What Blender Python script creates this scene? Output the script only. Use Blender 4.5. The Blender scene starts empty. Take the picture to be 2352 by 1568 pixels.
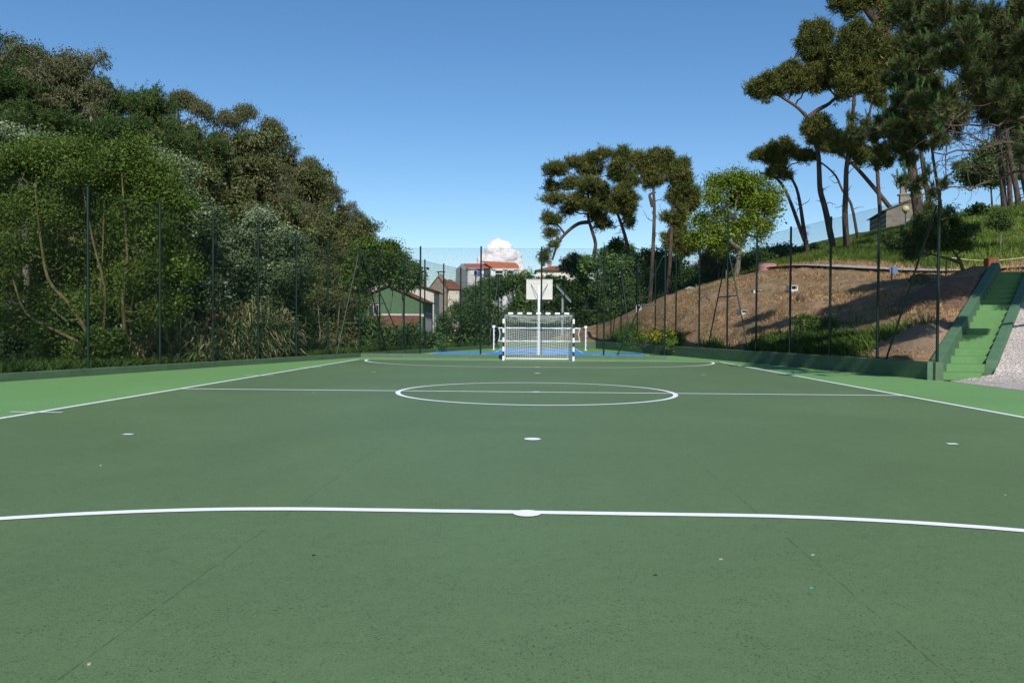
import bpy, math, random
import numpy as np
random.seed(7); R0 = np.random.default_rng(7)
C = bpy.context.scene.collection
PI = math.pi; R = math.radians
UP = np.array([0., 0., 1.])

# ------------------------------------------------------------------ camera
FPX, CX, CY, CH, YAW, PIT, ROL = 1813.64, 0.0922, 0.1240, 1.38236, -0.036170, -0.0155877, 0.00657518
def ray(px, py):
    r3 = (px-1176)/FPX; u3 = (784-py)/FPX
    r = r3*math.cos(ROL)-u3*math.sin(ROL); u2 = r3*math.sin(ROL)+u3*math.cos(ROL)
    d = math.cos(PIT)-u2*math.sin(PIT); u = math.sin(PIT)+u2*math.cos(PIT)
    return np.array([r*math.cos(YAW)+d*math.sin(YAW), -r*math.sin(YAW)+d*math.cos(YAW), u])
def P(px, py, Y):                     # a photo direction at a chosen real distance Y (metres up the court)
    v = ray(px, py); return np.array([CX, CY, CH])+v*((Y-CY)/v[1])
def G(px, py, z=0.):
    v = ray(px, py); return np.array([CX, CY, CH])+v*((z-CH)/v[2])
def PXM(Y): return FPX/Y              # photo pixels (2352 wide) per metre at Y

# ------------------------------------------------------------------ mesh helpers
class MB:
    def __init__(s): s.V = []; s.F = []; s.n = 0; s.rnd = []
    def add(s, V, F, mat=0, rnd=None):
        V = np.asarray(V, float).reshape(-1, 3); F = np.asarray(F, np.int64)
        if F.ndim == 1: F = F[None]
        s.V.append(V); s.F.append((F+s.n, mat)); s.n += len(V)
        s.rnd.append(np.full(len(F), .5) if rnd is None else np.asarray(rnd))
        return s
    def box(s, lo, hi, mat=0, rot=0., c=None):
        x0, y0, z0 = lo; x1, y1, z1 = hi
        V = np.array([[x0,y0,z0],[x1,y0,z0],[x1,y1,z0],[x0,y1,z0],[x0,y0,z1],[x1,y0,z1],[x1,y1,z1],[x0,y1,z1]], float)
        if rot or c is not None:
            ca, sa = math.cos(rot), math.sin(rot); M = np.array([[ca,-sa,0],[sa,ca,0],[0,0,1]])
            V = V@M.T+(np.zeros(3) if c is None else np.asarray(c, float))
        return s.add(V, [[0,3,2,1],[4,5,6,7],[0,1,5,4],[1,2,6,5],[2,3,7,6],[3,0,4,7]], mat)
    def hexa(s, V, mat=0):            # 8 corners: bottom ring, top ring
        return s.add(V, [[0,3,2,1],[4,5,6,7],[0,1,5,4],[1,2,6,5],[2,3,7,6],[3,0,4,7]], mat)
    def beam(s, a, b, w, h=None, mat=0, up=UP):   # box beam a->b
        h = w if h is None else h
        a = np.asarray(a, float); b = np.asarray(b, float); d = b-a; d /= np.linalg.norm(d)
        u = np.cross(up, d)
        if np.linalg.norm(u) < 1e-4: u = np.cross([1., 0, 0], d)
        u /= np.linalg.norm(u); v = np.cross(d, u); u *= w/2; v *= h/2
        return s.hexa([a-u-v, a+u-v, a+u+v, a-u+v, b-u-v, b+u-v, b+u+v, b-u+v], mat)
    def tube(s, pts, rad, n=8, mat=0, cap=True):
        pts = np.asarray(pts, float); m = len(pts); rad = np.broadcast_to(np.asarray(rad, float), (m,))
        T = np.gradient(pts, axis=0); T /= np.linalg.norm(T, axis=1)[:, None]+1e-9
        ref = np.array([0.31, .95, .07]); 
        if abs(T.mean(0)@ref) > .9: ref = np.array([.95, .2, .1])
        A = np.cross(T, ref); A /= np.linalg.norm(A, axis=1)[:, None]; B = np.cross(T, A)
        t = np.arange(n)/n*2*PI
        V = pts[:, None]+rad[:, None, None]*(np.cos(t)[None, :, None]*A[:, None]+np.sin(t)[None, :, None]*B[:, None])
        i = np.arange(m-1)[:, None]*n; j = np.arange(n)[None]; k = (j+1) % n
        F = np.stack([i+j, i+k, i+n+k, i+n+j], -1).reshape(-1, 4)
        s.add(V.reshape(-1, 3), F, mat)
        if cap:
            s.F.append((np.array([list(range(s.n-n, s.n))]), mat)); s.rnd.append(np.array([.5]))
            s.F.append((np.array([list(range(s.n-m*n+n-1, s.n-m*n-1, -1))]), mat)); s.rnd.append(np.array([.5]))
        return s
    def segs(s, a, b, ra, rb, n=3, mat=0):     # many straight prisms at once
        a = np.asarray(a, float); b = np.asarray(b, float); m = len(a)
        if m == 0: return s
        ra = np.broadcast_to(ra, (m,)); rb = np.broadcast_to(rb, (m,))
        d = b-a; d /= np.linalg.norm(d, axis=1)[:, None]+1e-9
        ref = np.where(np.abs(d[:, 2:3]) > .9, np.array([[1., 0, 0]]), np.array([[0, 0, 1.]]))
        u = np.cross(d, ref); u /= np.linalg.norm(u, axis=1)[:, None]; v = np.cross(d, u)
        t = np.arange(n)/n*2*PI
        ring = np.cos(t)[None, :, None]*u[:, None]+np.sin(t)[None, :, None]*v[:, None]
        V = np.concatenate([a[:, None]+ring*ra[:, None, None], b[:, None]+ring*rb[:, None, None]], 1)
        j = np.arange(n); k = (j+1) % n
        f = np.stack([j, k, k+n, j+n], -1)[None]+(np.arange(m)*2*n)[:, None, None]
        return s.add(V.reshape(-1, 3), f.reshape(-1, 4), mat)
    def prism(s, poly, z0, z1, mat=0):         # vertical extrusion of a ccw xy polygon
        n = len(poly); z0 = np.broadcast_to(z0, (n,)); z1 = np.broadcast_to(z1, (n,))
        V = [(p[0], p[1], z) for p, z in zip(poly, z0)]+[(p[0], p[1], z) for p, z in zip(poly, z1)]
        s.add(V, [[i, (i+1) % n, (i+1) % n+n, i+n] for i in range(n)], mat)
        s.F.append((np.array([list(range(s.n-n, s.n))]), mat)); s.rnd.append(np.array([.5]))
        s.F.append((np.array([list(range(s.n-n-1, s.n-2*n-1, -1))]), mat)); s.rnd.append(np.array([.5]))
        return s
    def build(s, name, mats, parent=None, origin=(0, 0, 0), smooth=False, link=True):
        V = np.concatenate(s.V)-np.asarray(origin, float)
        me = bpy.data.meshes.new(name)
        L = np.concatenate([f.ravel() for f, _ in s.F]); cnt = np.concatenate([np.full(len(f), f.shape[1]) for f, _ in s.F])
        mi = np.concatenate([np.full(len(f), m) for f, m in s.F]); st = np.concatenate([[0], np.cumsum(cnt)[:-1]])
        me.vertices.add(len(V)); me.vertices.foreach_set('co', V.ravel().astype(np.float32))
        me.loops.add(len(L)); me.loops.foreach_set('vertex_index', L.astype(np.int32))
        me.polygons.add(len(cnt)); me.polygons.foreach_set('loop_start', st.astype(np.int32))
        me.polygons.foreach_set('loop_total', cnt.astype(np.int32))
        me.polygons.foreach_set('material_index', mi.astype(np.int32))
        me.polygons.foreach_set('use_smooth', np.full(len(cnt), bool(smooth)))
        rn = np.concatenate(s.rnd)
        at = me.attributes.new('rnd', 'FLOAT', 'FACE'); at.data.foreach_set('value', rn.astype(np.float32))
        for m in (mats if isinstance(mats, (list, tuple)) else [mats]): me.materials.append(m)
        me.update(calc_edges=True)
        o = bpy.data.objects.new(name, me)
        C.objects.link(o)
        if parent is not None: o.parent = parent
        else: o.location = origin
        return o
def tag(o, label, cat, group=None):
    o['label'] = label; o['category'] = cat
    if group: o['group'] = group
    return o
def thing(name, label, cat, loc, group=None):
    o = bpy.data.objects.new(name, None); C.objects.link(o); o.location = tuple(float(v) for v in loc); o.empty_display_size = .3
    return tag(o, label, cat, group)
def struct(name, mb, mats, smooth=False):
    o = mb.build(name, mats, smooth=smooth); o['kind'] = 'structure'; return o
def part(name, mb, mats, root, smooth=False):   # world-space mesh -> child of root
    return mb.build(name, mats, parent=root, origin=tuple(root.location), smooth=smooth)
def subpart(name, mb, mats, par, root, smooth=False):
    return mb.build(name, mats, parent=par, origin=tuple(root.location), smooth=smooth)
def dup(root, loc, rz, sc, label, group):
    r = root.copy(); C.objects.link(r); r.location = loc; r.rotation_euler = (0, 0, rz); r.scale = sc
    r['label'] = label
    if group: r['group'] = group
    for ch in list(root.children):
        c = ch.copy(); C.objects.link(c); c.parent = r
    return r

# ------------------------------------------------------------------ materials
def nt(name):
    m = bpy.data.materials.new(name); m.use_nodes = True; t = m.node_tree
    b = t.nodes['Principled BSDF']; return m, t, b
def noise(t, scale, detail=4, rough=.6, coord=None, dist=0):
    n = t.nodes.new('ShaderNodeTexNoise'); n.inputs['Scale'].default_value = scale; n.inputs['Detail'].default_value = detail
    n.inputs['Roughness'].default_value = rough; n.inputs['Distortion'].default_value = dist
    if coord is not None: t.links.new(coord, n.inputs['Vector'])
    return n.outputs['Fac']
def ramp(t, fac, stops):
    r = t.nodes.new('ShaderNodeValToRGB'); e = r.color_ramp.elements
    while len(e) < len(stops): e.new(.5)
    for k, (p, c) in enumerate(stops):
        e[k].position = p; e[k].color = (*c, 1) if not isinstance(c, (int, float)) else (c, c, c, 1)
    t.links.new(fac, r.inputs['Fac']); return r.outputs['Color']
def mixc(t, f, a, b, mode='MIX'):
    m = t.nodes.new('ShaderNodeMix'); m.data_type = 'RGBA'; m.blend_type = mode
    for v, i in ((f, 0), (a, 6), (b, 7)):
        if isinstance(v, (int, float)): m.inputs[i].default_value = v
        elif isinstance(v, tuple): m.inputs[i].default_value = (*v, 1)
        else: t.links.new(v, m.inputs[i])
    return m.outputs[2]
def math_(t, op, a, b=0., c=None):
    m = t.nodes.new('ShaderNodeMath'); m.operation = op
    for i, v in enumerate((a, b) if c is None else (a, b, c)):
        if isinstance(v, (int, float)): m.inputs[i].default_value = v
        else: t.links.new(v, m.inputs[i])
    return m.outputs[0]
def coord(t, kind='Object'): return t.nodes.new('ShaderNodeTexCoord').outputs[kind]
def pos(t): return t.nodes.new('ShaderNodeNewGeometry').outputs['Position']
def bump(t, b, h, strength=.3, dist=.02):
    n = t.nodes.new('ShaderNodeBump'); n.inputs['Strength'].default_value = strength; n.inputs['Distance'].default_value = dist
    t.links.new(h, n.inputs['Height']); t.links.new(n.outputs['Normal'], b.inputs['Normal'])
def simple(name, col, rough=.6, var=.25, scale=6, bmp=0., metal=0., spec=.3, col2=None):
    m, t, b = nt(name); c = pos(t)
    f = noise(t, scale, 6, .65, c)
    c2 = tuple(v*(1-var) for v in col) if col2 is None else col2
    t.links.new(ramp(t, f, [(.3, c2), (.7, tuple(min(1, v*(1+var*.5)) for v in col))]), b.inputs['Base Color'])
    b.inputs['Roughness'].default_value = rough; b.inputs['Metallic'].default_value = metal
    b.inputs['Specular IOR Level'].default_value = spec
    if bmp: bump(t, b, noise(t, scale*6, 4, .6, c), bmp, .01)
    return m
def leafmat(name, cols, trans=.28, back=None, rough=.6, spec=.18):
    trans *= .55
    m, t, b = nt(name)
    a = t.nodes.new('ShaderNodeAttribute'); a.attribute_name = 'rnd'
    oi = t.nodes.new('ShaderNodeObjectInfo')
    n = len(cols)
    col = ramp(t, a.outputs['Fac'], [((k+.5)/n, c) for k, c in enumerate(cols)])
    pn = noise(t, .55, 2, .5, pos(t))
    col = mixc(t, 1.0, col, ramp(t, pn, [(.3, (.72, .78, .7)), (.7, (1.22, 1.15, 1.05))]), 'MULTIPLY')
    if back is not None:
        g = t.nodes.new('ShaderNodeNewGeometry')
        col = mixc(t, g.outputs['Backfacing'], col, back)
    t.links.new(col, b.inputs['Base Color']); b.inputs['Roughness'].default_value = rough
    b.inputs['Specular IOR Level'].default_value = spec
    tr = t.nodes.new('ShaderNodeBsdfTranslucent'); t.links.new(mixc(t, 1., col, (1.1, 1.25, .6), 'MULTIPLY'), tr.inputs['Color'])
    mx = t.nodes.new('ShaderNodeMixShader'); mx.inputs[0].default_value = trans
    t.links.new(b.outputs[0], mx.inputs[1]); t.links.new(tr.outputs[0], mx.inputs[2])
    t.links.new(mx.outputs[0], t.nodes['Material Output'].inputs['Surface'])
    return m
def barkmat(name, c1, c2, sc=3):
    m, t, b = nt(name); c = pos(t)
    mp = t.nodes.new('ShaderNodeMapping'); mp.inputs['Scale'].default_value = (3, 3, .6); t.links.new(c, mp.inputs['Vector'])
    f = noise(t, sc, 6, .7, mp.outputs[0])
    t.links.new(ramp(t, f, [(.32, c1), (.68, c2)]), b.inputs['Base Color']); b.inputs['Roughness'].default_value = .9
    b.inputs['Specular IOR Level'].default_value = .15
    bump(t, b, f, .8, .05); return m

def court_mat(name, base, joints=False, blotch=.10):
    m, t, b = nt(name); c = pos(t)
    big = noise(t, .22, 5, .6, c, .8); mid = noise(t, 9, 5, .65, c)
    col = mixc(t, 1., base, ramp(t, big, [(.3, (1-blotch,)*3), (.7, (1+blotch,)*3)]), 'MULTIPLY')
    col = mixc(t, 1., col, ramp(t, mid, [(.3, (.93,)*3), (.7, (1.06,)*3)]), 'MULTIPLY')
    mp = t.nodes.new('ShaderNodeMapping'); mp.inputs['Scale'].default_value = (1, .8, 1); t.links.new(c, mp.inputs['Vector'])
    pit = noise(t, 85, 3, .65, mp.outputs[0], .8)
    pf = ramp(t, pit, [(.35, (.9,)*3), (.44, (0.,)*3)])
    pf = mixc(t, 1., pf, ramp(t, noise(t, 2.2, 3, .6, c), [(.30, (.3,)*3), (.6, (1.,)*3)]), 'MULTIPLY')
    col = mixc(t, pf, col, tuple(v*.30 for v in base))
    gr = noise(t, 170, 3, .8, c)
    col = mixc(t, 1., col, ramp(t, gr, [(.28, (.66,)*3), (.72, (1.30,)*3)]), 'MULTIPLY')
    # faint paler patches where the coat dried unevenly
    col = mixc(t, ramp(t, noise(t, 1.1, 4, .6, c, 1.5), [(.58, (0.,)*3), (.75, (.10,)*3)]), col, tuple(min(1, v*1.5+.02) for v in base))
    if joints:
        s = t.nodes.new('ShaderNodeSeparateXYZ'); t.links.new(c, s.inputs[0])
        wob = math_(t, 'MULTIPLY', math_(t, 'SUBTRACT', noise(t, 3, 4, .6, c), .5), .035)
        x = math_(t, 'ADD', s.outputs[0], wob); tot = None
        for jx, amt in ((-1.78, .75), (1.74, .75), (-5.35, .45), (5.3, .45)):
            d = math_(t, 'ABSOLUTE', math_(t, 'SUBTRACT', x, jx))
            v = math_(t, 'MULTIPLY', math_(t, 'LESS_THAN', d, .0045), amt)
            tot = v if tot is None else math_(t, 'ADD', tot, v)
        brk = ramp(t, noise(t, 5, 4, .7, c), [(.42, (.05,)*3), (.55, (.9,)*3)])
        tot = mixc(t, 1., tot, brk, 'MULTIPLY')
        col = mixc(t, tot, col, tuple(v*.35 for v in base))
    t.links.new(col, b.inputs['Base Color']); b.inputs['Roughness'].default_value = .62
    b.inputs['Specular IOR Level'].default_value = .42
    bump(t, b, pit, .5, .004); return m

M = {}
M['court'] = court_mat('court_dark_green', (.116, .186, .073), True)
M['surround'] = court_mat('court_light_green', (.165, .335, .110), False, .07)
M['blue'] = court_mat('court_blue', (.06, .35, .84), False, .05)
def linemat():
    m, t, b = nt('line_paint'); c = pos(t)
    t.links.new(ramp(t, noise(t, 30, 5, .7, c), [(.25, (.78, .80, .78)), (.45, (.93, .93, .92))]), b.inputs['Base Color'])
    b.inputs['Roughness'].default_value = .55; return m
M['line'] = linemat()
def wallmat(name, c1, c2):
    m, t, b = nt(name); c = pos(t)
    mp = t.nodes.new('ShaderNodeMapping'); mp.inputs['Scale'].default_value = (.35, .35, 5); t.links.new(c, mp.inputs['Vector'])
    st = noise(t, 1.2, 5, .7, mp.outputs[0])
    col = mixc(t, ramp(t, noise(t, 2.5, 6, .7, c), [(.3, (0.,)*3), (.7, (1.,)*3)]), c1, c2)
    mp2 = t.nodes.new('ShaderNodeMapping'); mp2.inputs['Scale'].default_value = (.25, .25, 9); t.links.new(c, mp2.inputs['Vector'])
    cr = ramp(t, noise(t, 1.5, 6, .8, mp2.outputs[0], 1.), [(.30, (.45,)*3), (.36, (1.,)*3)])
    col = mixc(t, 1., col, cr, 'MULTIPLY')
    col = mixc(t, 1., col, ramp(t, st, [(.3, (.85,)*3), (.6, (1.05,)*3)]), 'MULTIPLY')
    t.links.new(col, b.inputs['Base Color']); b.inputs['Roughness'].default_value = .7
    bump(t, b, noise(t, 6, 6, .7, c), .5, .02); return m
M['kerb'] = wallmat('painted_kerb', (.060, .108, .055), (.085, .145, .078))
M['stairwall'] = wallmat('painted_stair_wall', (.060, .135, .070), (.080, .160, .085))
M['tread'] = simple('stair_tread_paint', (.115, .245, .085), .6, .12, 3, .1)
M['post'] = simple('green_coated_steel', (.004, .017, .012), .45, .2, 2, 0, 0, .35)
M['wire'] = simple('green_coated_wire', (.003, .013, .009), .6, .2, 2, 0, 0, .15)
M['white'] = simple('white_paint', (.82, .83, .84), .4, .06, 4, 0, 0, .5)
M['black'] = simple('black_paint', (.012, .012, .013), .35, .2, 4, 0, 0, .5)
M['galv'] = simple('galvanised_steel', (.42, .44, .46), .4, .2, 5, 0, .6, .5)
M['net'] = simple('net_cord', (.78, .79, .76), .8, .1, 5)
M['board'] = simple('cream_board', (.72, .70, .62), .5, .06, 3)
M['metaldark'] = simple('dark_metal', (.03, .035, .035), .4, .3, 6, 0, .4, .5)
M['bark_pine'] = barkmat('pine_bark', (.028, .021, .017), (.135, .10, .08))
M['bark_euc'] = barkmat('eucalypt_bark', (.15, .12, .09), (.42, .36, .29))
M['bark_moss'] = barkmat('mossy_bark', (.045, .042, .020), (.17, .15, .07))
M['bark_grey'] = barkmat('grey_bark', (.08, .07, .055), (.28, .25, .20))
M['twig'] = simple('dry_twig', (.10, .075, .055), .9, .4, 8)
L = {}
L['green'] = leafmat('leaf_fresh_green', [(0.035, 0.071, 0.015), (0.066, 0.118, 0.020), (0.104, 0.160, 0.025), (0.148, 0.193, 0.043)])
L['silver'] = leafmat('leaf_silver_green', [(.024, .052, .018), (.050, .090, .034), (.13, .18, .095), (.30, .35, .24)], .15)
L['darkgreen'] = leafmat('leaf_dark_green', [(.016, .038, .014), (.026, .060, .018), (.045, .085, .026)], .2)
L['bush'] = leafmat('leaf_bush', [(0.036, 0.086, 0.022), (0.068, 0.138, 0.038), (0.110, 0.189, 0.056), (0.222, 0.286, 0.121)], .25)
L['euc'] = leafmat('leaf_eucalypt', [(.042, .060, .024), (.072, .088, .036), (.11, .118, .055), (.17, .145, .085)], .2)
L['olive'] = leafmat('leaf_olive_brown', [(0.050, 0.073, 0.025), (0.084, 0.112, 0.034), (0.123, 0.140, 0.050), (0.168, 0.134, 0.067)], .2)
L['pine'] = leafmat('needle_pine', [(0.038, 0.063, 0.017), (0.071, 0.098, 0.024), (0.120, 0.132, 0.035), (0.208, 0.171, 0.057)], .15)
L['pinedark'] = leafmat('needle_dark', [(.012, .028, .012), (.022, .046, .018), (.040, .062, .024)], .12)
L['pinegreen'] = leafmat('needle_hill_pine', [(.024, .058, .020), (.045, .09, .026), (.075, .12, .032), (.12, .135, .045)], .15)
L['needle'] = leafmat('needle_near', [(0.029, 0.052, 0.018), (0.054, 0.085, 0.027), (0.090, 0.114, 0.045), (0.171, 0.157, 0.072)], .15)
L['candle'] = leafmat('new_shoot', [(.06, .15, .035), (.09, .21, .05), (.12, .26, .07)], .25)
L['lime'] = leafmat('leaf_spring_oak', [(0.057, 0.106, 0.014), (0.123, 0.185, 0.020), (0.190, 0.255, 0.023), (0.257, 0.308, 0.041)], .35)
L['ivy'] = leafmat('leaf_ivy', [(0.024, 0.055, 0.017), (0.046, 0.095, 0.023), (0.081, 0.140, 0.035)], .2)
L['shrub'] = leafmat('leaf_dark_shrub', [(.026, .058, .018), (.048, .095, .026), (.085, .13, .034), (.14, .165, .04)], .25)
L['reed'] = leafmat('reed_blade', [(.08, .15, .065), (.14, .21, .09), (.25, .26, .13), (.42, .36, .21)], .25)
L['reedstem'] = leafmat('reed_stem', [(.26, .24, .12), (.42, .36, .20)], .1)
L['grass'] = leafmat('tall_grass_blade', [(.055, .11, .018), (.09, .16, .022), (.14, .20, .035), (.22, .23, .07)], .35)
L['straw'] = leafmat('dry_grass_blade', [(.33, .20, .105), (.46, .30, .155), (.58, .41, .23), (.25, .16, .08)], .25)
L['weed'] = leafmat('weed_leaf', [(.045, .09, .02), (.08, .15, .025), (.13, .20, .04)], .3)
L['flower'] = leafmat('yellow_flower', [(.55, .40, .02), (.70, .52, .03)], .3)

# ------------------------------------------------------------------ site lines
def XL(Y): return -18.2+.262*Y
def XR(Y): return 16.14-.206*Y
YE, YF = 37.3, 58.3                     # end wall of the near court, far wall of the second court
YS = 23.1                               # where the right wall ends and the stairs start
# stairs: skewed flight
SD = np.array([.583, .812]); SR = np.array([.966, -.259])      # run direction, riser direction
SA = np.array([11.64, 23.35]); NST, GO, RI = 18, .735, .216
SW = 1.0
def stair_s(x, y):  # distance along SD with risers parallel to SR
    det = SD[0]*SR[1]-SD[1]*SR[0]
    dx = x-SA[0]; dy = y-SA[1]
    return (dx*SR[1]-dy*SR[0])/det, (SD[0]*dy-SD[1]*dx)/det     # s, q
def setts_z(x, y):
    s, q = stair_s(x, y)
    z = np.maximum(0, (s-.2))*RI/GO*1.02
    return np.where(s > NST*GO, NST*GO*RI/GO+.02*(s-NST*GO), z)

# ------------------------------------------------------------------ terrain
ctl = []
def cp(px, py, Y): ctl.append(P(px, py, Y))
for Y in np.arange(24, 60, 5.): ctl.append((XR(Y), Y, .5))
for a in [(1500,712,54),(1600,688,46),(1680,646,54),(1768,618,51),(1900,614,47),(2050,622,44),(2200,629,40),(2285,634,37.2),
          (1700,715,42),(1800,712,38),(1900,655,42),(1990,700,34),(2000,650,38),(2100,690,30.5),(2160,650,34),(1850,760,35),(2000,770,30),(2080,790,26.5),(2120,800,25),
          (2350,478,62),(2172,510,60),(2050,548,62),(1943,566,62),(1905,575,60),(1857,594,58),
          (1990,545,75),(2300,600,44),(2352,596,43),(2250,560,50),(2330,540,52),(2120,575,52),
          (1560,662,62),(1400,738,65),(1450,720,61),(1330,752,66),(1290,768,66),(1690,640,58),(1620,655,64)]: cp(*a)
for a in [(60,125,17.2),(44,105,14.5),(34,100,10),(70,90,17),(60,62,15),(90,60,20),(90,120,20),(28,120,11),(45,45,10),(40,38,8.2),(60,30,11),(28,30,5.),(36,20,6),(50,5,9),(30,5,2.5),(22,10,.2),(20,90,6),(12,110,3),(12,75,4)]: ctl.append(a)
for Y in (-20, 0, 15, 25, 35, 45, 57): ctl.append((XL(Y), Y, .0))
for a in [(-18,30,-.3),(-24,40,.5),(-14,50,-.3),(-22,55,2),(-12,70,-.5),(-30,60,6),(-40,60,9.5),(-55,60,13),(-35,80,9),(-50,90,13),(-70,80,17),(-28,100,7),(-40,120,10),(-15,100,0),(-90,110,18),(-100,60,18),(-35,45,5),(-60,40,10),(-30,20,1.5),(-60,10,6),(-20,140,2),
          (0,70,-.8),(0,90,-1.5),(0,130,-1),(0,200,6),(-60,220,14),(60,220,18),(0,360,10),(200,360,25),(-200,360,25),(200,100,30),(-200,100,25),(150,0,20),(-150,0,15),(0,-30,0),(100,-30,12),(-100,-30,8)]: ctl.append(a)
ctl = np.array(ctl, float)
def _tps():
    n = len(ctl); xy = ctl[:, :2]/50.
    r2 = ((xy[:, None]-xy[None])**2).sum(-1); K = np.where(r2 > 0, .5*r2*np.log(r2+1e-12), 0)+np.eye(n)*2e-3
    Pm = np.c_[np.ones(n), xy]; A = np.block([[K, Pm], [Pm.T, np.zeros((3, 3))]])
    return np.linalg.solve(A, np.r_[ctl[:, 2], 0, 0, 0])
TW = _tps()
def tps(x, y):
    x = np.atleast_1d(np.asarray(x, float)); y = np.atleast_1d(np.asarray(y, float)); xs = x.ravel()/50; ys = y.ravel()/50
    out = np.zeros(len(xs)); n = len(ctl)
    for i in range(0, len(xs), 20000):
        a = xs[i:i+20000]; b = ys[i:i+20000]
        r2 = (a[:, None]-ctl[None, :, 0]/50)**2+(b[:, None]-ctl[None, :, 1]/50)**2
        out[i:i+20000] = (.5*r2*np.log(r2+1e-12))@TW[:n]+TW[n]+TW[n+1]*a+TW[n+2]*b
    return out.reshape(x.shape)
def sstep(t): t = np.clip(t, 0, 1); return t*t*(3-2*t)
def zt(x, y):                            # terrain height outside the courts
    x = np.atleast_1d(np.asarray(x, float)); y = np.atleast_1d(np.asarray(y, float))
    z = np.clip(tps(x, y), -2.5, 45)
    yc = np.clip(y, -99, 61.5)
    tR = x-np.where(y < YS, 11.6, XR(yc)); tL = XL(yc)-x
    z = np.where((tR > 0) & (y < 62), .46+(z-.46)*sstep(tR/1.2), z)
    z = np.where((tL > 0) & (y < 62), .02+(z-.02)*sstep(tL/1.5), z)
    s, q = stair_s(x, y)
    zz = setts_z(x, y)
    # level with the top of the stairs' left wall, then under the stairs and the paved ramp
    nearw = sstep(1-(-q-.3)/2.2)*(s > -.5)*(s < NST*GO+1.5)*(q < -.2)
    z = z*(1-nearw)+(np.clip(s, 0, NST*GO)*RI/GO+.22)*nearw
    z = np.where((q > -.30) & (s > -1.5) & (s < NST*GO+.3) & (q < 12), np.minimum(z, zz-.35), z)
    z = np.where((y < YS+1.2) & (x > 11.3) & (x < 30), np.minimum(z, zz-.3), z)
    return z
def hit(px, py, Y0=20., Y1=130.):        # where the sight line of a photo point meets the ground
    Y = np.arange(Y0, Y1, .1); v = ray(px, py); t = (Y-CY)/v[1]; x = CX+v[0]*t; z = CH+v[2]*t; k = np.where(z < zt(x, Y))[0]
    i = k[0] if len(k) else len(Y)-1; return np.array([x[i], Y[i], float(zt(x[i], Y[i])[0])])
def ztf(x, y): return float(zt(x, y)[0])
def on(px, Y, dz=0.):                    # ground point seen at column px at distance Y
    p = P(px, 760, Y); return np.array([p[0], Y, ztf(p[0], Y)+dz])

def terrain():
    ys = np.concatenate([np.arange(-30, 18, 2.), np.arange(18, 42, .3), np.arange(42, 58.2, .45), [58.3, 58.42, 58.7, 59.3, 60, 61], np.arange(62, 100, 1.2), np.arange(100, 200, 4), np.arange(200, 420, 12)])
    t = np.concatenate([np.arange(.12, 14, .3), np.arange(14, 34, .7), np.arange(34, 70, 1.6), np.arange(70, 130, 5), np.arange(130, 420, 20)])
    rows = []
    for y in ys:
        yc = min(y, 61.5); xr = 11.6 if y < YS else XR(yc); xl = XL(yc)
        mid = np.linspace(xl, xr, 9)
        rows.append(np.concatenate([(xl-t)[::-1], mid, xr+t]))
    X = np.array(rows); Y = np.repeat(ys[:, None], X.shape[1], 1); Z = zt(X, Y)
    m0 = len(t)
    inside = np.zeros_like(X, bool); inside[:, m0:m0+9] = True
    Z = np.where(inside & (Y < 58.5), -.3, Z)
    rn = np.random.default_rng(3)
    Z += np.where(inside | (Y < 22) | (X < 5), 0, (.10*np.sin(X*1.7+np.sin(Y*.6)*2)*np.sin(Y*1.1+X*.4)+.07*np.sin(Z*5.5+np.sin(X+Y*.5)))*sstep((X-XR(np.minimum(Y, 61))-.6)/1.5)*(Y < pathY(X)-.8))
    Z += np.where(inside, 0, rn.normal(0, .035, Z.shape)*sstep((np.abs(X)-3)/6)*np.where(Y > 20, 1, 0))
    nx = X.shape[1]; i = np.arange(len(ys)-1)[:, None]*nx; j = np.arange(nx-1)[None]
    F = np.stack([i+j, i+j+1, i+nx+j+1, i+nx+j], -1).reshape(-1, 4)
    mb = MB().add(np.stack([X, Y, Z], -1).reshape(-1, 3), F)
    m, tr, b = nt('hillside_soil'); c = pos(tr)
    a = tr.nodes.new('ShaderNodeAttribute'); a.attribute_name = 'grassy'
    soil = ramp(tr, noise(tr, 1.3, 8, .72, c), [(.28, (.16, .10, .058)), (.45, (.33, .21, .125)), (.58, (.45, .30, .175)), (.75, (.56, .43, .27))])
    soil = mixc(tr, ramp(tr, noise(tr, .35, 4, .6, c), [(.45, (0.,)*3), (.7, (.55,)*3)]), soil, (.10, .12, .045))
    fine = ramp(tr, noise(tr, 22, 4, .8, c), [(.3, (.62,)*3), (.7, (1.3,)*3)])
    soil = mixc(tr, 1., soil, fine, 'MULTIPLY')
    gr = ramp(tr, noise(tr, 3, 6, .7, c), [(.3, (.035, .06, .016)), (.55, (.07, .11, .022)), (.75, (.13, .15, .045))])
    tr.links.new(mixc(tr, a.outputs['Fac'], soil, gr), b.inputs['Base Color']); b.inputs['Roughness'].default_value = .95
    b.inputs['Specular IOR Level'].default_value = .1
    bump(tr, b, noise(tr, 5, 8, .75, c), 1., .12)
    o = struct('hillside_ground', mb, m, True)
    at = o.data.attributes.new('grassy', 'FLOAT', 'POINT')
    at.data.foreach_set('value', grassy(X.ravel(), Y.ravel()).astype(np.float32))
def pathY(x):                            # the pavement along the top of the brown slope
    return np.interp(x, [12, 14.6, 16.2, 19.3, 20.8, 21.0, 23, 40], [55, 51.8, 47.6, 44.4, 40.6, 37.6, 37.2, 36.5])
def grassy(x, y):
    g = sstep((y-(pathY(x)+4.6))/3.)*(x > 10)
    g = np.maximum(g, (x < -3)*1.); g = np.maximum(g, np.where(x > 1, sstep((y-68)/3), sstep((y-61)/2)))
    return g
terrain()

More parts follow.
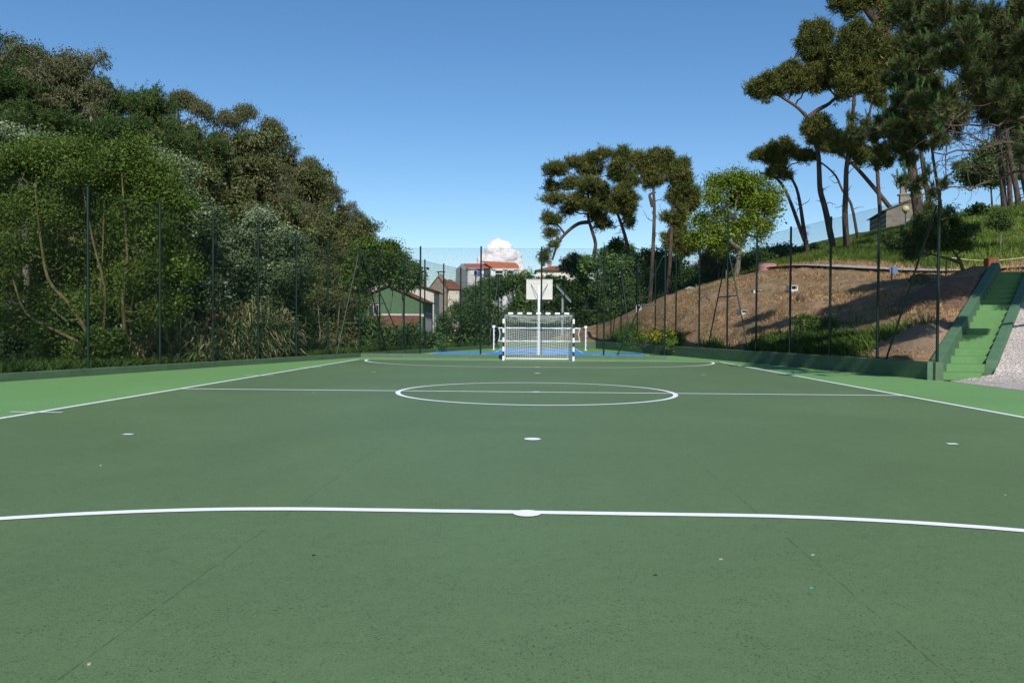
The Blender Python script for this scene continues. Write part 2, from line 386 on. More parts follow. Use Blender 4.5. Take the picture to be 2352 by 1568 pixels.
# ------------------------------------------------------------------ court surfaces
def sheet(name, polys, z, mat):
    mb = MB()
    for p in polys: mb.add([(q[0], q[1], z) for q in p], [list(range(len(p)))])
    return struct(name, mb, mat)
Lc, HW = 34.85, 7.94
sheet('court_surround', [[(XL(-12), -12), (11.55, -12), (11.55, YS), (XR(YS), YS+.05), (XR(YE), YE), (XL(YE), YE)],
                         [(XL(YE), YE), (XR(YE), YE), (XR(YF), YF), (XL(YF), YF)]], 0., M['surround'])
sheet('court_playing_surface', [[(-HW, 0), (HW, 0), (HW, Lc), (-HW, Lc)]], .004, M['court'])
sheet('second_court_surface', [[(-6., 39.6), (6.0, 39.6), (6.0, 47.), (-6., 47.)], [(-2.6, 47.), (2.6, 47.), (2.6, 56.6), (-2.6, 56.6)]], .004, M['blue'])
def arcpts(cx, cy, r, a0, a1, n=80): return [(cx+r*math.cos(a), cy+r*math.sin(a)) for a in np.linspace(a0, a1, n)]
lm = MB()
def strip(pts, w, z=.008, closed=False):
    pts = np.asarray(pts, float)
    # subdivide so that the painted edge can waver slightly as on the rough surface
    q = [pts[0]]
    for a, b in zip(pts[:-1], pts[1:]):
        n = max(1, int(np.linalg.norm(b-a)/.12))
        for k in range(1, n+1): q.append(a+(b-a)*k/n)
    p = np.array(q); T = np.gradient(p, axis=0); T /= np.linalg.norm(T, axis=1)[:, None]; N = np.c_[-T[:, 1], T[:, 0]]
    e1 = w/2+R0.normal(0, .0016, len(p)); e2 = w/2+R0.normal(0, .0016, len(p))
    if closed: e1[-1] = e1[0]; e2[-1] = e2[0]
    a = p+N*e1[:, None]; b = p-N*e2[:, None]; n = len(p)
    V = np.c_[np.r_[a, b], np.full(2*n, z)]
    i = np.arange(n-1); lm.add(V, np.stack([i+n, i+n+1, i+1, i], -1))
def disc(x, y, r, z=.012):
    a = np.linspace(0, 2*PI, 33)[:-1]; lm.add([(x+r*math.cos(t), y+r*math.sin(t), z) for t in a], [list(range(32))])
w = .102
strip([(-HW, 0), (-HW, Lc-w/2)], w); strip([(HW, 0), (HW, Lc-w/2)], w); strip([(-HW-w/2, Lc), (HW+w/2, Lc)], w, .0085)
strip([(-HW-.04, 0), (HW+.04, 0)], w, .0085)
strip([(-HW+.04, Lc/2), (HW-.04, Lc/2)], w, .0095); strip(arcpts(0, Lc/2, 3.0, 0, 2*PI, 120), w, .0105, True)
for y0, sg in ((0, 1), (Lc, -1)):
    pl = arcpts(1.5, y0+sg*.04, 6., 0, sg*PI/2, 60)+arcpts(-1.5, y0+sg*.04, 6., sg*PI/2, sg*PI, 60)
    strip(pl, w, .0105)
    disc(0, y0+sg*6, .105, .0125); disc(0, y0+sg*10, .105)
    for sx in (-1, 1):
        strip([(sx*5.16-.06, y0+sg*10), (sx*5.16+.06, y0+sg*10)], .09, .012)
disc(0, Lc/2, .105)
for y in (Lc/2-5, Lc/2+5, Lc/2-10, Lc/2+10): strip([(-HW-.42, y), (-HW+.42, y)], .07, .0115)
for sx in (-1, 1): strip([(sx*3.16-.08, Lc+.05), (sx*3.16+.08, Lc+.05)], .09, .012)
struct('court_line_markings', lm, M['line'])
lm = MB()
for a, b in (((-6, 39.6), (-6, 47)), ((6, 39.6), (6, 47)), ((-6.05, 47), (-2.65, 47)), ((2.65, 47), (6.05, 47)), ((-2.6, 46.9), (-2.6, 56.6)), ((2.6, 46.9), (2.6, 56.6)), ((-2.65, 56.6), (2.65, 56.6))): strip([a, b], .06, .0085)
for x in (-3., 3.1): strip([(x, 43.2), (x, 43.5)], .3, .0125)
struct('second_court_line_markings', lm, M['line'])

# small stones and leaves lying on the court
for k, (px, py, c) in enumerate([(1866,1276,'pale'),(720,1277,'dark'),(1863,1352,'teal'),(1655,1286,'pale'),(232,1070,'pale'),(1264,884,'pale'),(2308,1138,'pale'),(1505,1323,'dark'),(205,1528,'pale'),(720,902,'pale')]):
    g = G(px, py); mb = MB(); r = .009 if py > 1000 else .012
    a = np.linspace(0, 2*PI, 8)[:-1]; rr = r*R0.uniform(.6, 1.2, 7)
    mb.prism([(g[0]+rr[i]*math.cos(t)*1.3, g[1]+rr[i]*math.sin(t)) for i, t in enumerate(a)], .005, .005+r*.6)
    col = {'pale': (.45, .38, .28), 'dark': (.03, .035, .03), 'teal': (.05, .35, .28)}[c]
    where = ['beside the right crack, topmost', 'on the left below the thick arc line', 'just left of the right crack', 'between arc line and right crack', 'near the left photo edge', 'inside the centre circle', 'near the right photo edge', 'in the middle right foreground', 'in the bottom left corner', 'on the halfway line left part'][k]
    o = mb.build('pebble', simple('pebble_'+c, col), origin=(g[0], g[1], 0)); tag(o, f'tiny {c} chip on the court, {where}', 'debris', 'bits of debris on the court')

# ------------------------------------------------------------------ kerbs and low walls
def wall_line(name, a, b, h, th, side, label, cat='wall', mat=None, z0=-.25):
    a = np.array(a, float); b = np.array(b, float); d = (b-a)/np.linalg.norm(b-a); n = np.array([-d[1], d[0]])*side
    L_ = np.linalg.norm(b-a); k = max(2, int(L_/.5)); s = np.linspace(0, L_, k+1); mb = MB()
    jit = R0.normal(0, .003, k+1); jh = R0.normal(0, .003, k+1)
    bev = .015
    prof = [(0, z0), (0, h-bev), (bev, h), (th-bev, h), (th, h-bev), (th, z0)]
    V = []
    for i in range(k+1):
        for (u, z) in prof:
            p = a+d*s[i]+n*(u+(jit[i] if u < .02 else 0)); V.append((p[0], p[1], z+(jh[i] if z > 0 else 0)))
    m = len(prof); F = [[i*m+j, i*m+j+1, (i+1)*m+j+1, (i+1)*m+j] for i in range(k) for j in range(m-1)]
    mb.add(V, F); mb.F.append((np.array([list(range(m))]), 0)); mb.rnd.append(np.array([.5]))
    mb.F.append((np.array([list(range(k*m, k*m+m))]), 0)); mb.rnd.append(np.array([.5]))
    o = mb.build(name, mat or M['kerb'], origin=(a[0], a[1], 0)); return tag(o, label, cat)
wall_line('low_wall', (XL(8), 8), (XL(YE+.1), YE+.1), .20, .25, 1, 'low cracked green painted kerb wall under the left fence')
wall_line('low_wall', (XL(YE)+.0, YE), (6.0, YE), .19, .22, 1, 'short green kerb wall across the far end behind the striped goal')
wall_line('low_wall', (XL(YE+.35), YE+.35), (XL(YF), YF), .22, .22, 1, 'green kerb wall on the left side of the blue court')
wall_line('low_wall', (XL(YF)-.2, YF), (XR(YF)+.3, YF), .52, .22, 1, 'green wall closing the far end of the blue court')
wall_line('retaining_wall', (XR(YS), YS), (XR(YF), YF), .52, .25, -1, 'long green retaining wall below the brown slope on the right')

# ------------------------------------------------------------------ fences
def wires(a, b, z0, z1, pitch=.088, r=.0030):
    a = np.array(a, float); b = np.array(b, float); Ln = np.linalg.norm(b-a); d = (b-a)/Ln; H = z1-z0
    c = np.arange(-H+pitch/2, Ln, pitch)
    # rising
    u0 = np.maximum(c, 0); u1 = np.minimum(c+H, Ln); A = []; B = []
    h0 = u0-c; h1 = u1-c
    A.append(np.c_[a[0]+d[0]*u0, a[1]+d[1]*u0, z0+h0]); B.append(np.c_[a[0]+d[0]*u1, a[1]+d[1]*u1, z0+h1])
    A.append(np.c_[a[0]+d[0]*u0, a[1]+d[1]*u0, z1-h0]); B.append(np.c_[a[0]+d[0]*u1, a[1]+d[1]*u1, z1-h1])
    mb = MB().segs(np.concatenate(A), np.concatenate(B), r, r, 3)
    for z in (z0+.02, z0+H*.34, z0+H*.67, z1-.01):          # tension wires
        mb.segs([(a[0], a[1], z)], [(b[0], b[1], z)], .003, .003, 4)
    return mb
def post_mb(x, y, z0, z1, r=.042):
    mb = MB().tube([(x, y, z0), (x, y, z1)], r, 10); mb.tube([(x, y, z1), (x, y, z1+.03)], [r*1.12, r*.6], 10); return mb
def brace(mb, top, foot, mid, r=.03):
    mb.tube([top, foot], r, 8)
def fence(label, pts, posts, z0, z1, braces=()):
    """pts: polyline ends; posts: list of (x,y); braces: (px,py post xy, foot xy, zfoot)"""
    rt = thing('chain_link_fence', label, 'fence', (pts[0][0], pts[0][1], 0))
    part('wire_mesh', wires(pts[0], pts[-1], z0+.04, z1-.06), M['wire'], rt)
    for (x, y) in posts: part('post', post_mb(x, y, z0-.12, z1), M['post'], rt)
    for (p, f, zf) in braces:
        p = np.array(p, float); f = np.array(f, float); d = (f-p)/np.linalg.norm(f-p); mb = MB()
        zt_ = z1-.42; e = p+d*.12
        mb.tube([(p[0], p[1], zt_), (e[0], e[1], zt_)], .026, 8); mb.tube([(e[0], e[1], zt_), (f[0], f[1], zf)], .03, 8)
        zm = z0+(z1-z0)*.47; t = (zt_-zm)/(zt_-zf); g = e+(f-e)*t
        mb.tube([(p[0], p[1], zm), (g[0], g[1], zm)], .026, 8)
        mb.tube([(f[0], f[1], zf), (f[0], f[1], zf-.12)], .05, 8)
        part('brace', mb, M['post'], rt)
    return rt
def along(f, px):        # Y where photo column px meets the line X=f(Y)
    lo, hi = 8., 60.
    for _ in range(50):
        m = (lo+hi)/2; x = P(px, 760, m)[0]-f(m)
        if f is XL:
            if x > 0: lo = m
            else: hi = m
        else:
            if x < 0: lo = m
            else: hi = m
    return (lo+hi)/2
off = .12
XLf = lambda Y: XL(Y)-off
XRf = lambda Y: XR(Y)+off
yl = [along(XL, p) for p in (5, 212, 376, 497, 600, 687, 759)]
st_ = yl[0]-2.75; yl = [st_-5.5, st_-2.75, st_]+yl
pl = [(XLf(y), y) for y in yl]+[(XLf(YE+.1), YE+.1)]
ul = np.array([XL(1)-XL(0), 1.]); ul /= np.linalg.norm(ul)
cl = np.array(pl[-1])
fence('tall green chain link fence along the left kerb in front of the dense trees', [pl[0], pl[-1]], pl, .20, 5.28,
      [(cl, cl-ul*2.15, .22)])
xe = [P(p, 760, YE+.1)[0] for p in (965, 1104, 1243, 1387, 1527)]
fence('chain link fence across the far end, directly behind the striped goal', [(cl[0]+.05, YE+.11), (xe[-1], YE+.11)], [(x, YE+.11) for x in xe], .19, 5.25,
      [(cl+np.array([.06, .01]), cl+np.array([2.25, .01]), .2), ((xe[-1], YE+.11), (xe[-1]-2.2, YE+.11), .2)])
yl2 = [along(XL, p) for p in (877, 933, 980, 1023, 1062, 1096, 1127)]
pe = np.array((XLf(YF), YF+.1))
fence('chain link fence along the left side of the blue court, beside the small green tree', [(XLf(YE+.3), YE+.3), pe], [(XLf(y), y) for y in yl2]+[tuple(pe)], .22, 5.3,
      [(cl+ul*.1, cl+ul*2.9, .22), (pe, pe-ul*2.2, .22)])
yr = sorted(along(XR, p) for p in (1399, 1459, 1500, 1547, 1600, 1730, 1807, 1898, 2007))
ym1, ym2, ym3 = along(XR, 1664), along(XR, 1422), YF+.1
ur = np.array([XR(1)-XR(0), 1.]); ur /= np.linalg.norm(ur)
def pr(y): return np.array((XRf(y), y))
fence('tall chain link fence standing on the right retaining wall below the brown slope', [pr(YS+.12), pr(YF)], [tuple(pr(y)) for y in yr]+[tuple(pr(YS+.12))], .52, 5.42,
      [(pr(YS+.12), pr(YS+.12)+ur*2.3, .53)])
pf = pr(YF)
fence('short chain link fence closing the far end of the blue court', [pe, pf], [tuple(pe*.67+pf*.33), tuple(pe*.33+pf*.67)], .52, 5.35,
      [(pf, pf+np.array([-2.2, .02]), .5), (pe, pe+np.array([2.2, .02]), .5)])
def mast(xy, z0, ztop, label, lamp, aim=-1, struts=True):
    rt = thing('floodlight_mast', label, 'floodlight', (xy[0], xy[1], z0))
    part('pole', post_mb(xy[0], xy[1], z0-.1, ztop, .042), M['post'], rt)
    if struts:
        for sg in (-1, 1):
            mb = MB(); f = np.array(xy)+ur*2.15*sg; t0 = np.array(xy)+ur*.10*sg
            mb.tube([(t0[0], t0[1], 4.95), (f[0], f[1], z0+.02)], .03, 8)
            zm = 2.95; g = t0+(f-t0)*((4.95-zm)/(4.95-z0)); mb.tube([(xy[0], xy[1], zm), (g[0], g[1], zm)], .026, 8)
            part('brace', mb, M['post'], rt)
    if lamp:
        mb = MB(); mb.box((-.35, -.03, -.03), (.35, .03, .03), c=(xy[0], xy[1], ztop-.35))
        part('cross_arm', mb, M['post'], rt)
        # tilted lamp head: ribbed body + lens
        body = MB(); c = np.array([xy[0]+.05*aim, xy[1], ztop+.18]); th = R(38)
        ax = np.array([math.cos(th)*-aim, 0, math.sin(th)]); nr = np.array([math.sin(th)*aim, 0, math.cos(th)]); sy = np.array([0, 1., 0])
        hx, hy = .23, .20
        body.hexa([c-ax*hx-sy*hy, c+ax*hx-sy*hy, c+ax*hx+sy*hy, c-ax*hx+sy*hy, c-ax*hx-sy*hy+nr*.05, c+ax*hx-sy*hy+nr*.05, c+ax*hx+sy*hy+nr*.05, c-ax*hx+sy*hy+nr*.05])
        for k in range(7):
            q = c+ax*(-hx+.03+k*.066)+nr*.075; body.hexa([q-sy*hy*.95-ax*.01-nr*.025, q-sy*hy*.95+ax*.01-nr*.025, q+sy*hy*.95+ax*.01-nr*.025, q+sy*hy*.95-ax*.01-nr*.025, q-sy*hy*.95-ax*.01+nr*.03, q-sy*hy*.95+ax*.01+nr*.03, q+sy*hy*.95+ax*.01+nr*.03, q+sy*hy*.95-ax*.01+nr*.03])
        h = part('lamp_head', body, M['metaldark'], rt)
        ln = MB(); ln.hexa([c-ax*hx*.9-sy*hy*.9-nr*.012, c+ax*hx*.9-sy*hy*.9-nr*.012, c+ax*hx*.9+sy*hy*.9-nr*.012, c-ax*hx*.9+sy*hy*.9-nr*.012, c-ax*hx*.9-sy*hy*.9-nr*.002, c+ax*hx*.9-sy*hy*.9-nr*.002, c+ax*hx*.9+sy*hy*.9-nr*.002, c-ax*hx*.9+sy*hy*.9-nr*.002])
        subpart('lens', ln, M['galv'], h, rt)
        br = MB(); br.tube([(xy[0], xy[1], ztop-.3), tuple(c+nr*-.02)], .02, 6); part('bracket', br, M['metaldark'], rt)
        bx = MB(); bx.box((-.10, -.08, -.1), (.10, .08, .12), c=(xy[0]+.22, xy[1]-.03, ztop-.2)); part('control_box', bx, M['metaldark'], rt)
    return rt
mast(pr(ym1), .52, 6.85, 'tall braced floodlight mast in the right fence, in front of the bright green oak', True)
mast(pr(ym2), .52, 5.5, 'braced mast without a lamp in the right fence beside the blue court', False)
mast(pr(ym3), .52, 6.0, 'floodlight mast at the far right corner of the blue court, beside a pine trunk', True, 1, False)

# ------------------------------------------------------------------ stairs
def sp(s, q, z): p = SA+SD*s+SR*q; return (p[0], p[1], z)
st = thing('outdoor_staircase', 'green painted outdoor staircase climbing beside the paved ramp', 'stairs', (SA[0], SA[1], 0))
mb = MB()
for k in range(NST):
    s0 = .25+k*GO; s1 = .25+(k+1)*GO; z = (k+1)*RI
    mb.hexa([sp(s0, 0, -.3), sp(s0, SW, -.3), sp(s1, SW, -.3), sp(s1, 0, -.3), sp(s0, 0, z), sp(s0, SW, z), sp(s1, SW, z), sp(s1, 0, z)])
mb.hexa([sp(.25+NST*GO, 0, -.3), sp(.25+NST*GO, SW, -.3), sp(2.+NST*GO, SW, -.3), sp(2.+NST*GO, 0, -.3), sp(.25+NST*GO, 0, NST*RI+.01), sp(.25+NST*GO, SW, NST*RI+.01), sp(2.+NST*GO, SW, NST*RI+.01), sp(2.+NST*GO, 0, NST*RI+.01)])
part('steps', mb, M['tread'], st)
mb = MB(); mb.add([sp(-.2, 0, .007), sp(-.2, SW, .007), sp(.3, SW, .007), sp(.3, 0, .007)], [[0, 1, 2, 3]]); part('bottom_slab', mb, M['tread'], st)
def stair_wall(q0, q1, s_start, hz, s_end, endslope):
    mb = MB(); n = 40; ss = np.linspace(s_start, s_end, n); V = []
    for i, s in enumerate(ss):
        z = max(s, .0)*RI/GO+hz-.10*(s/s_end if endslope else 0)
        for q, zz in ((q0, -.4), (q0, z-.012), (q0+.012, z), (q1-.012, z), (q1, z-.012), (q1, -.4)): V.append(sp(s, q, zz))
    m = 6; mb.add(V, [[i*m+j, (i+1)*m+j, (i+1)*m+j+1, i*m+j+1] for i in range(n-1) for j in range(m-1)])
    for k in (0, (n-1)*m): mb.F.append((np.array([list(range(k, k+m))]), 0)); mb.rnd.append(np.array([.5]))
    if endslope:
        z = s_end*RI/GO+hz-.10
        mb.hexa([sp(s_end, q0, -.4), sp(s_end, q1, -.4), sp(s_end+1.6, q1, -.4), sp(s_end+1.6, q0, -.4), sp(s_end, q0, z), sp(s_end, q1, z), sp(s_end+1.6, q1, z-.75), sp(s_end+1.6, q0, z-.75)])
    return mb
part('side_wall', stair_wall(-.30, -.003, -.22, .52, NST*GO, True), M['stairwall'], st)
part('side_wall', stair_wall(SW+.003, SW+.30, 1.3, .18, NST*GO+2.2, False), M['stairwall'], st)

# paved ramp (pale setts)
def ramp_paving():
    ys = np.arange(-4, 48, .4); xs = np.arange(0, 22, .4); V = []; ok = []
    X = np.zeros((len(ys), len(xs))); 
    for i, y in enumerate(ys):
        if y < SA[1]+.2: x0 = 11.56
        else:
            # right of the right stair wall
            s = (y-SA[1]-SR[1]*(SW+.27))/SD[1]; x0 = SA[0]+SD[0]*s+SR[0]*(SW+.27)
        if SA[1]-.6 <= y < SA[1]+.2: x0 = 11.56+(y-SA[1]+.6)/.8*.9
        X[i] = x0+xs
    Y = np.repeat(ys[:, None], len(xs), 1)
    Z = setts_z(X, Y)+.005
    Z = np.where(Y < SA[1], Z+.0, Z)
    nx = len(xs); i = np.arange(len(ys)-1)[:, None]*nx; j = np.arange(nx-1)[None]
    F = np.stack([i+j, i+j+1, i+nx+j+1, i+nx+j], -1).reshape(-1, 4)
    m, t, b = nt('granite_setts'); c = pos(t)
    v = t.nodes.new('ShaderNodeTexVoronoi'); v.feature = 'DISTANCE_TO_EDGE'; v.inputs['Scale'].default_value = 8.5; v.inputs['Randomness'].default_value = .75
    t.links.new(c, v.inputs['Vector'])
    v2 = t.nodes.new('ShaderNodeTexVoronoi'); v2.inputs['Scale'].default_value = 8.5; v2.inputs['Randomness'].default_value = .75; t.links.new(c, v2.inputs['Vector'])
    sc = t.nodes.new('ShaderNodeSeparateColor'); t.links.new(v2.outputs['Color'], sc.inputs[0])
    base = ramp(t, sc.outputs[0], [(0, (.50, .44, .40)), (.5, (.56, .495, .455)), (1, (.62, .555, .51))])
    base = mixc(t, ramp(t, v.outputs['Distance'], [(.02, (1.,)*3), (.07, (0.,)*3)]), base, (.36, .31, .27))
    base = mixc(t, 1., base, ramp(t, noise(t, 1.2, 5, .6, c), [(.3, (.82,)*3), (.7, (1.1,)*3)]), 'MULTIPLY')
    t.links.new(base, b.inputs['Base Color']); b.inputs['Roughness'].default_value = .8
    bump(t, b, ramp(t, v.outputs['Distance'], [(.0, 0.), (.12, 1.)]), .8, .03)
    struct('paved_ramp', MB().add(np.stack([X, Y, Z], -1).reshape(-1, 3), F), m, True)
ramp_paving()
# pavement ribbon along the top of the slope
mb = MB(); xs = [14.9, 16.2, 17.6, 19.3, 20.3]; 
pc = [np.array(v) for v in [(13.6, 52.6), (15.2, 49.6), (17.2, 46.4), (19.6, 43.4), (21.2, 40.6), (23.2, 38.8), (30, 36.6), (42, 34)]]
q = []
for a, b_ in zip(pc[:-1], pc[1:]):
    for k in range(6): q.append(a+(b_-a)*k/6)
q.append(pc[-1]); q = np.array(q); T = np.gradient(q, axis=0); T /= np.linalg.norm(T, axis=1)[:, None]; N = np.c_[-T[:, 1], T[:, 0]]
zc = zt(q[:, 0], q[:, 1]); V = []
for i in range(len(q)):
    for u in (-.8, -.4, 0, .4, .8): p = q[i]+N[i]*u; V.append((p[0], p[1], max(ztf(p[0], p[1]), zc[i]-.03)+.09))
mb.add(V, [[i*5+j+1, i*5+j, (i+1)*5+j, (i+1)*5+j+1] for i in range(len(q)-1) for j in range(4)])
struct('footpath', mb, simple('path_concrete', (.42, .38, .36), .85, .2, 4, .4))
# path edging
# ------------------------------------------------------------------ goal
def goal():
    gx0, gx1, gy = -1.5, 1.5, Lc+.02
    rt = thing('handball_goal', 'black and white striped goal frame with sagging white net at the far goal line', 'goal', (0, gy, 0))
    for x in (gx0-.04, gx1+.04):
        mb = MB()
        for k in range(10): mb.box((x-.04, gy-.04, k*.204), (x+.04, gy+.04, (k+1)*.204), k % 2)
        part('post', mb, [M['white'], M['black']], rt)
    mb = MB(); ed = [-1.54]; x = -1.54+.27
    ed = [-1.58, -1.335+.02]
    n = 7; pitch = .411; x0 = -pitch*3
    xs = []
    for k in range(n): xs += [x0+k*pitch-.105, x0+k*pitch+.105]
    xs = [-1.58]+xs+[1.58]
    for k in range(len(xs)-1): mb.box((xs[k], gy-.04, 2.04), (xs[k+1], gy+.04, 2.12), (k+1) % 2)
    part('crossbar', mb, [M['white'], M['black']], rt)
    mb = MB(); yb = gy+1.05
    for x in (gx0, gx1):
        mb.tube([(x, gy+.04, 2.0), (x, gy+.42, 1.98), (x, gy+.55, 1.9), (x, yb-.1, .25), (x, yb, .06)], .019, 8)
        mb.tube([(x, gy+.04, .04), (x, yb, .04)], .022, 8)
        part('side_frame', mb, M['galv'], rt); mb = MB()
    part('ground_bar', MB().tube([(gx0, yb, .05), (gx1, yb, .05)], .026, 8), M['white'], rt)
    A = []; B = []
    nu, nv = 31, 30
    def S(u, v):     # u -1..1, v 0 (crossbar) ..1 (ground bar)
        x = u*1.5
        if v < .16: t = v/.16; y = gy+.05+t*.45; z = 2.03-.05*t
        else: t = (v-.16)/.84; y = gy+.50+t*.53; z = 1.98-t*1.92
        sag = (1-u*u)
        z -= sag*(.17*math.sin(PI*min(1, v*1.0))**.8 if v > 0 else 0)*(1 if v < .97 else .2); y += sag*.10*math.sin(PI*v)
        z += .012*math.sin(u*9+v*14)*math.sin(PI*v)
        return (x, y, max(z, .03))
    g = np.array([[S(-1+2*i/(nu-1), (j/nv)) for i in range(nu)] for j in range(nv+1)])
    A += list(g[:, :-1].reshape(-1, 3)); B += list(g[:, 1:].reshape(-1, 3)); A += list(g[:-1].reshape(-1, 3)); B += list(g[1:].reshape(-1, 3))
    # extra slack folds near the top
    for k in range(4):
        f = np.array([(-1.46+2.92*i/24, gy+.1+.08*k, 2.0-.03*k-(.16+.03*k)*(1-(i/12-1)**2)) for i in range(25)]); A += list(f[:-1]); B += list(f[1:])
    for sx in (-1, 1):
        h = []
        for j in range(21):
            z = 1.96-j*.096; ymax = np.interp(z, [.06, 1.9, 1.98], [1.0, .55, .42]); row = []
            for i in range(11):
                y = i*.1
                row.append((sx*(1.5-.05*math.sin(PI*min(1, y/ymax))*math.sin(PI*j/20)), gy+.04+min(y, ymax), max(.03, z-.04*math.sin(PI*min(1, y/ymax)))))
            h.append(row)
        h = np.array(h); A += list(h[:, :-1].reshape(-1, 3)); B += list(h[:, 1:].reshape(-1, 3)); A += list(h[:-1].reshape(-1, 3)); B += list(h[1:].reshape(-1, 3))
    A = np.array(A); B = np.array(B); k = np.linalg.norm(B-A, axis=1) > .005
    part('net', MB().segs(A[k], B[k], .0076, .0076, 3), M['net'], rt)
goal()

# ------------------------------------------------------------------ basketball hoop (seen from behind)
def hoop():
    bx, by = G(1237, 815)[:2]; by = 41.6; bx = P(1237, 815, by)[0]
    rt = thing('basketball_hoop', 'white basketball post seen from behind with a cream backboard above the goal', 'basketball hoop', (bx, by, 0))
    ztop = P(1240, 655, by)[2]
    part('post', MB().box((bx-.06, by-.06, 0), (bx+.06, by+.06, ztop)), M['white'], rt)
    yb = by+1.1; p0 = P(1210, 642, yb); p1 = P(1268, 687, yb)
    bd = MB(); bd.box((p0[0], yb, p1[2]), (p1[0], yb+.03, p0[2])); o = part('backboard', bd, M['board'], rt)
    fr = MB()
    for a, b_ in (((p0[0]-.02, p1[2]), (p0[0]+.02, p0[2])), ((p1[0]-.02, p1[2]), (p1[0]+.02, p0[2]))): fr.box((a[0], yb-.025, a[1]-.02), (b_[0], yb-.002, b_[1]+.02))
    fr.box((p0[0]+.02, yb-.025, p0[2]-.02), (p1[0]-.02, yb-.002, p0[2]+.02)); fr.box((p0[0]+.02, yb-.025, p1[2]-.02), (p1[0]-.02, yb-.002, p1[2]+.02))
    subpart('backboard_frame', fr, M['board'], o, rt)
    ar = MB(); cx_ = (p0[0]+p1[0])/2; zm = p1[2]+.12
    ar.box((bx-.035, by+.06, zm-.05), (bx+.035, yb-.03, zm+.05))
    part('arm', ar, M['galv'], rt)
    rd = MB()
    for sx in (-1, 1): rd.tube([(bx+sx*.05, by+.75, zm-.02), (cx_+sx*.45, yb-.03, p0[2]-.25)], .014, 6)
    rd.tube([(bx, by, ztop-.05), (bx, yb-.03, zm+.5)], .02, 6)
    part('stay_rod', rd, M['metaldark'], rt)
    rg = MB(); a = np.linspace(0, 2*PI, 25); rg.tube([(cx_+.225*math.cos(t), yb+.42+.225*math.sin(t), zm-.02) for t in a], .01, 6, cap=False)
    part('rim', rg, simple('orange_rim', (.6, .12, .02)), rt)
    ng = MB(); A = []; B = []
    for k in range(12):
        for sgn in (-1, 1):
            for j in range(5):
                t0 = (k+sgn*j*.5)/12*2*PI; t1 = (k+sgn*(j+1)*.5)/12*2*PI; r0 = .22-.02*j; r1 = .22-.02*(j+1)
                A.append((cx_+r0*math.cos(t0), yb+.42+r0*math.sin(t0), zm-.03-.08*j)); B.append((cx_+r1*math.cos(t1), yb+.42+r1*math.sin(t1), zm-.03-.08*(j+1)))
    ng.segs(A, B, .003, .003, 3); part('hoop_net', ng, M['net'], rt)
hoop()

# ------------------------------------------------------------------ badminton net
def bnet():
    yn = 52.6; pa = P(1134, 803, yn); pb = P(1345, 804, yn); zt_ = P(1134, 747, yn)[2]
    rt = thing('court_net', 'low white net on two short posts across the blue court behind the goal', 'net', ((pa[0]+pb[0])/2, yn, 0))
    for x in (pa[0], pb[0]):
        mb = MB(); mb.tube([(x, yn, 0), (x, yn, zt_)], .045, 10); mb.box((x-.09, yn-.06, zt_-.16), (x+.09, yn+.06, zt_)); mb.tube([(x, yn, 0), (x, yn, .03)], .11, 12)
        p = part('post', mb, M['white'], rt)
        for k in range(4): subpart('hook', MB().tube([(x+.045, yn-.03, .35+k*.3), (x+.10, yn-.05, .38+k*.3), (x+.045, yn-.03, .41+k*.3)], .012, 6), M['white'], p, rt)
    x0 = P(1140, 752, yn)[0]+.15; x1 = P(1336, 752, yn)[0]-.1
    za, zb = P(1200, 753, yn)[2], P(1200, 783, yn)[2]
    part('top_band', MB().beam((x0, yn, za), (x1, yn, za), .012, .075), M['white'], rt)
    part('bottom_band', MB().beam((x0, yn, zb), (x1, yn, zb), .012, .055), M['white'], rt)
    for x, sg in ((x0, 1), (x1, -1)):
        part('side_rod', MB().tube([(x, yn, za), (x+sg*.08, yn, za*.7+zb*.3), (x+sg*.10, yn, (za+zb)/2), (x+sg*.07, yn, za*.3+zb*.7), (x, yn, zb)], .025, 6), M['white'], rt)
    xs = np.arange(x0+.1, x1-.05, .06); zs = np.arange(zb+.06, za, .06); mb = MB()
    mb.segs([(x, yn, zb) for x in xs], [(x, yn, za) for x in xs], .0010, .0010, 3); mb.segs([(x0+.08, yn, z) for z in zs], [(x1-.08, yn, z) for z in zs], .0010, .0010, 3)
    part('mesh', mb, M['net'], rt)
    for xa, xb in ((pa[0], x0), (pb[0], x1)): part('cord', MB().segs([(xa, yn, zt_-.03)], [(xb, yn, za)], .006, .006, 4), M['net'], rt)
bnet()
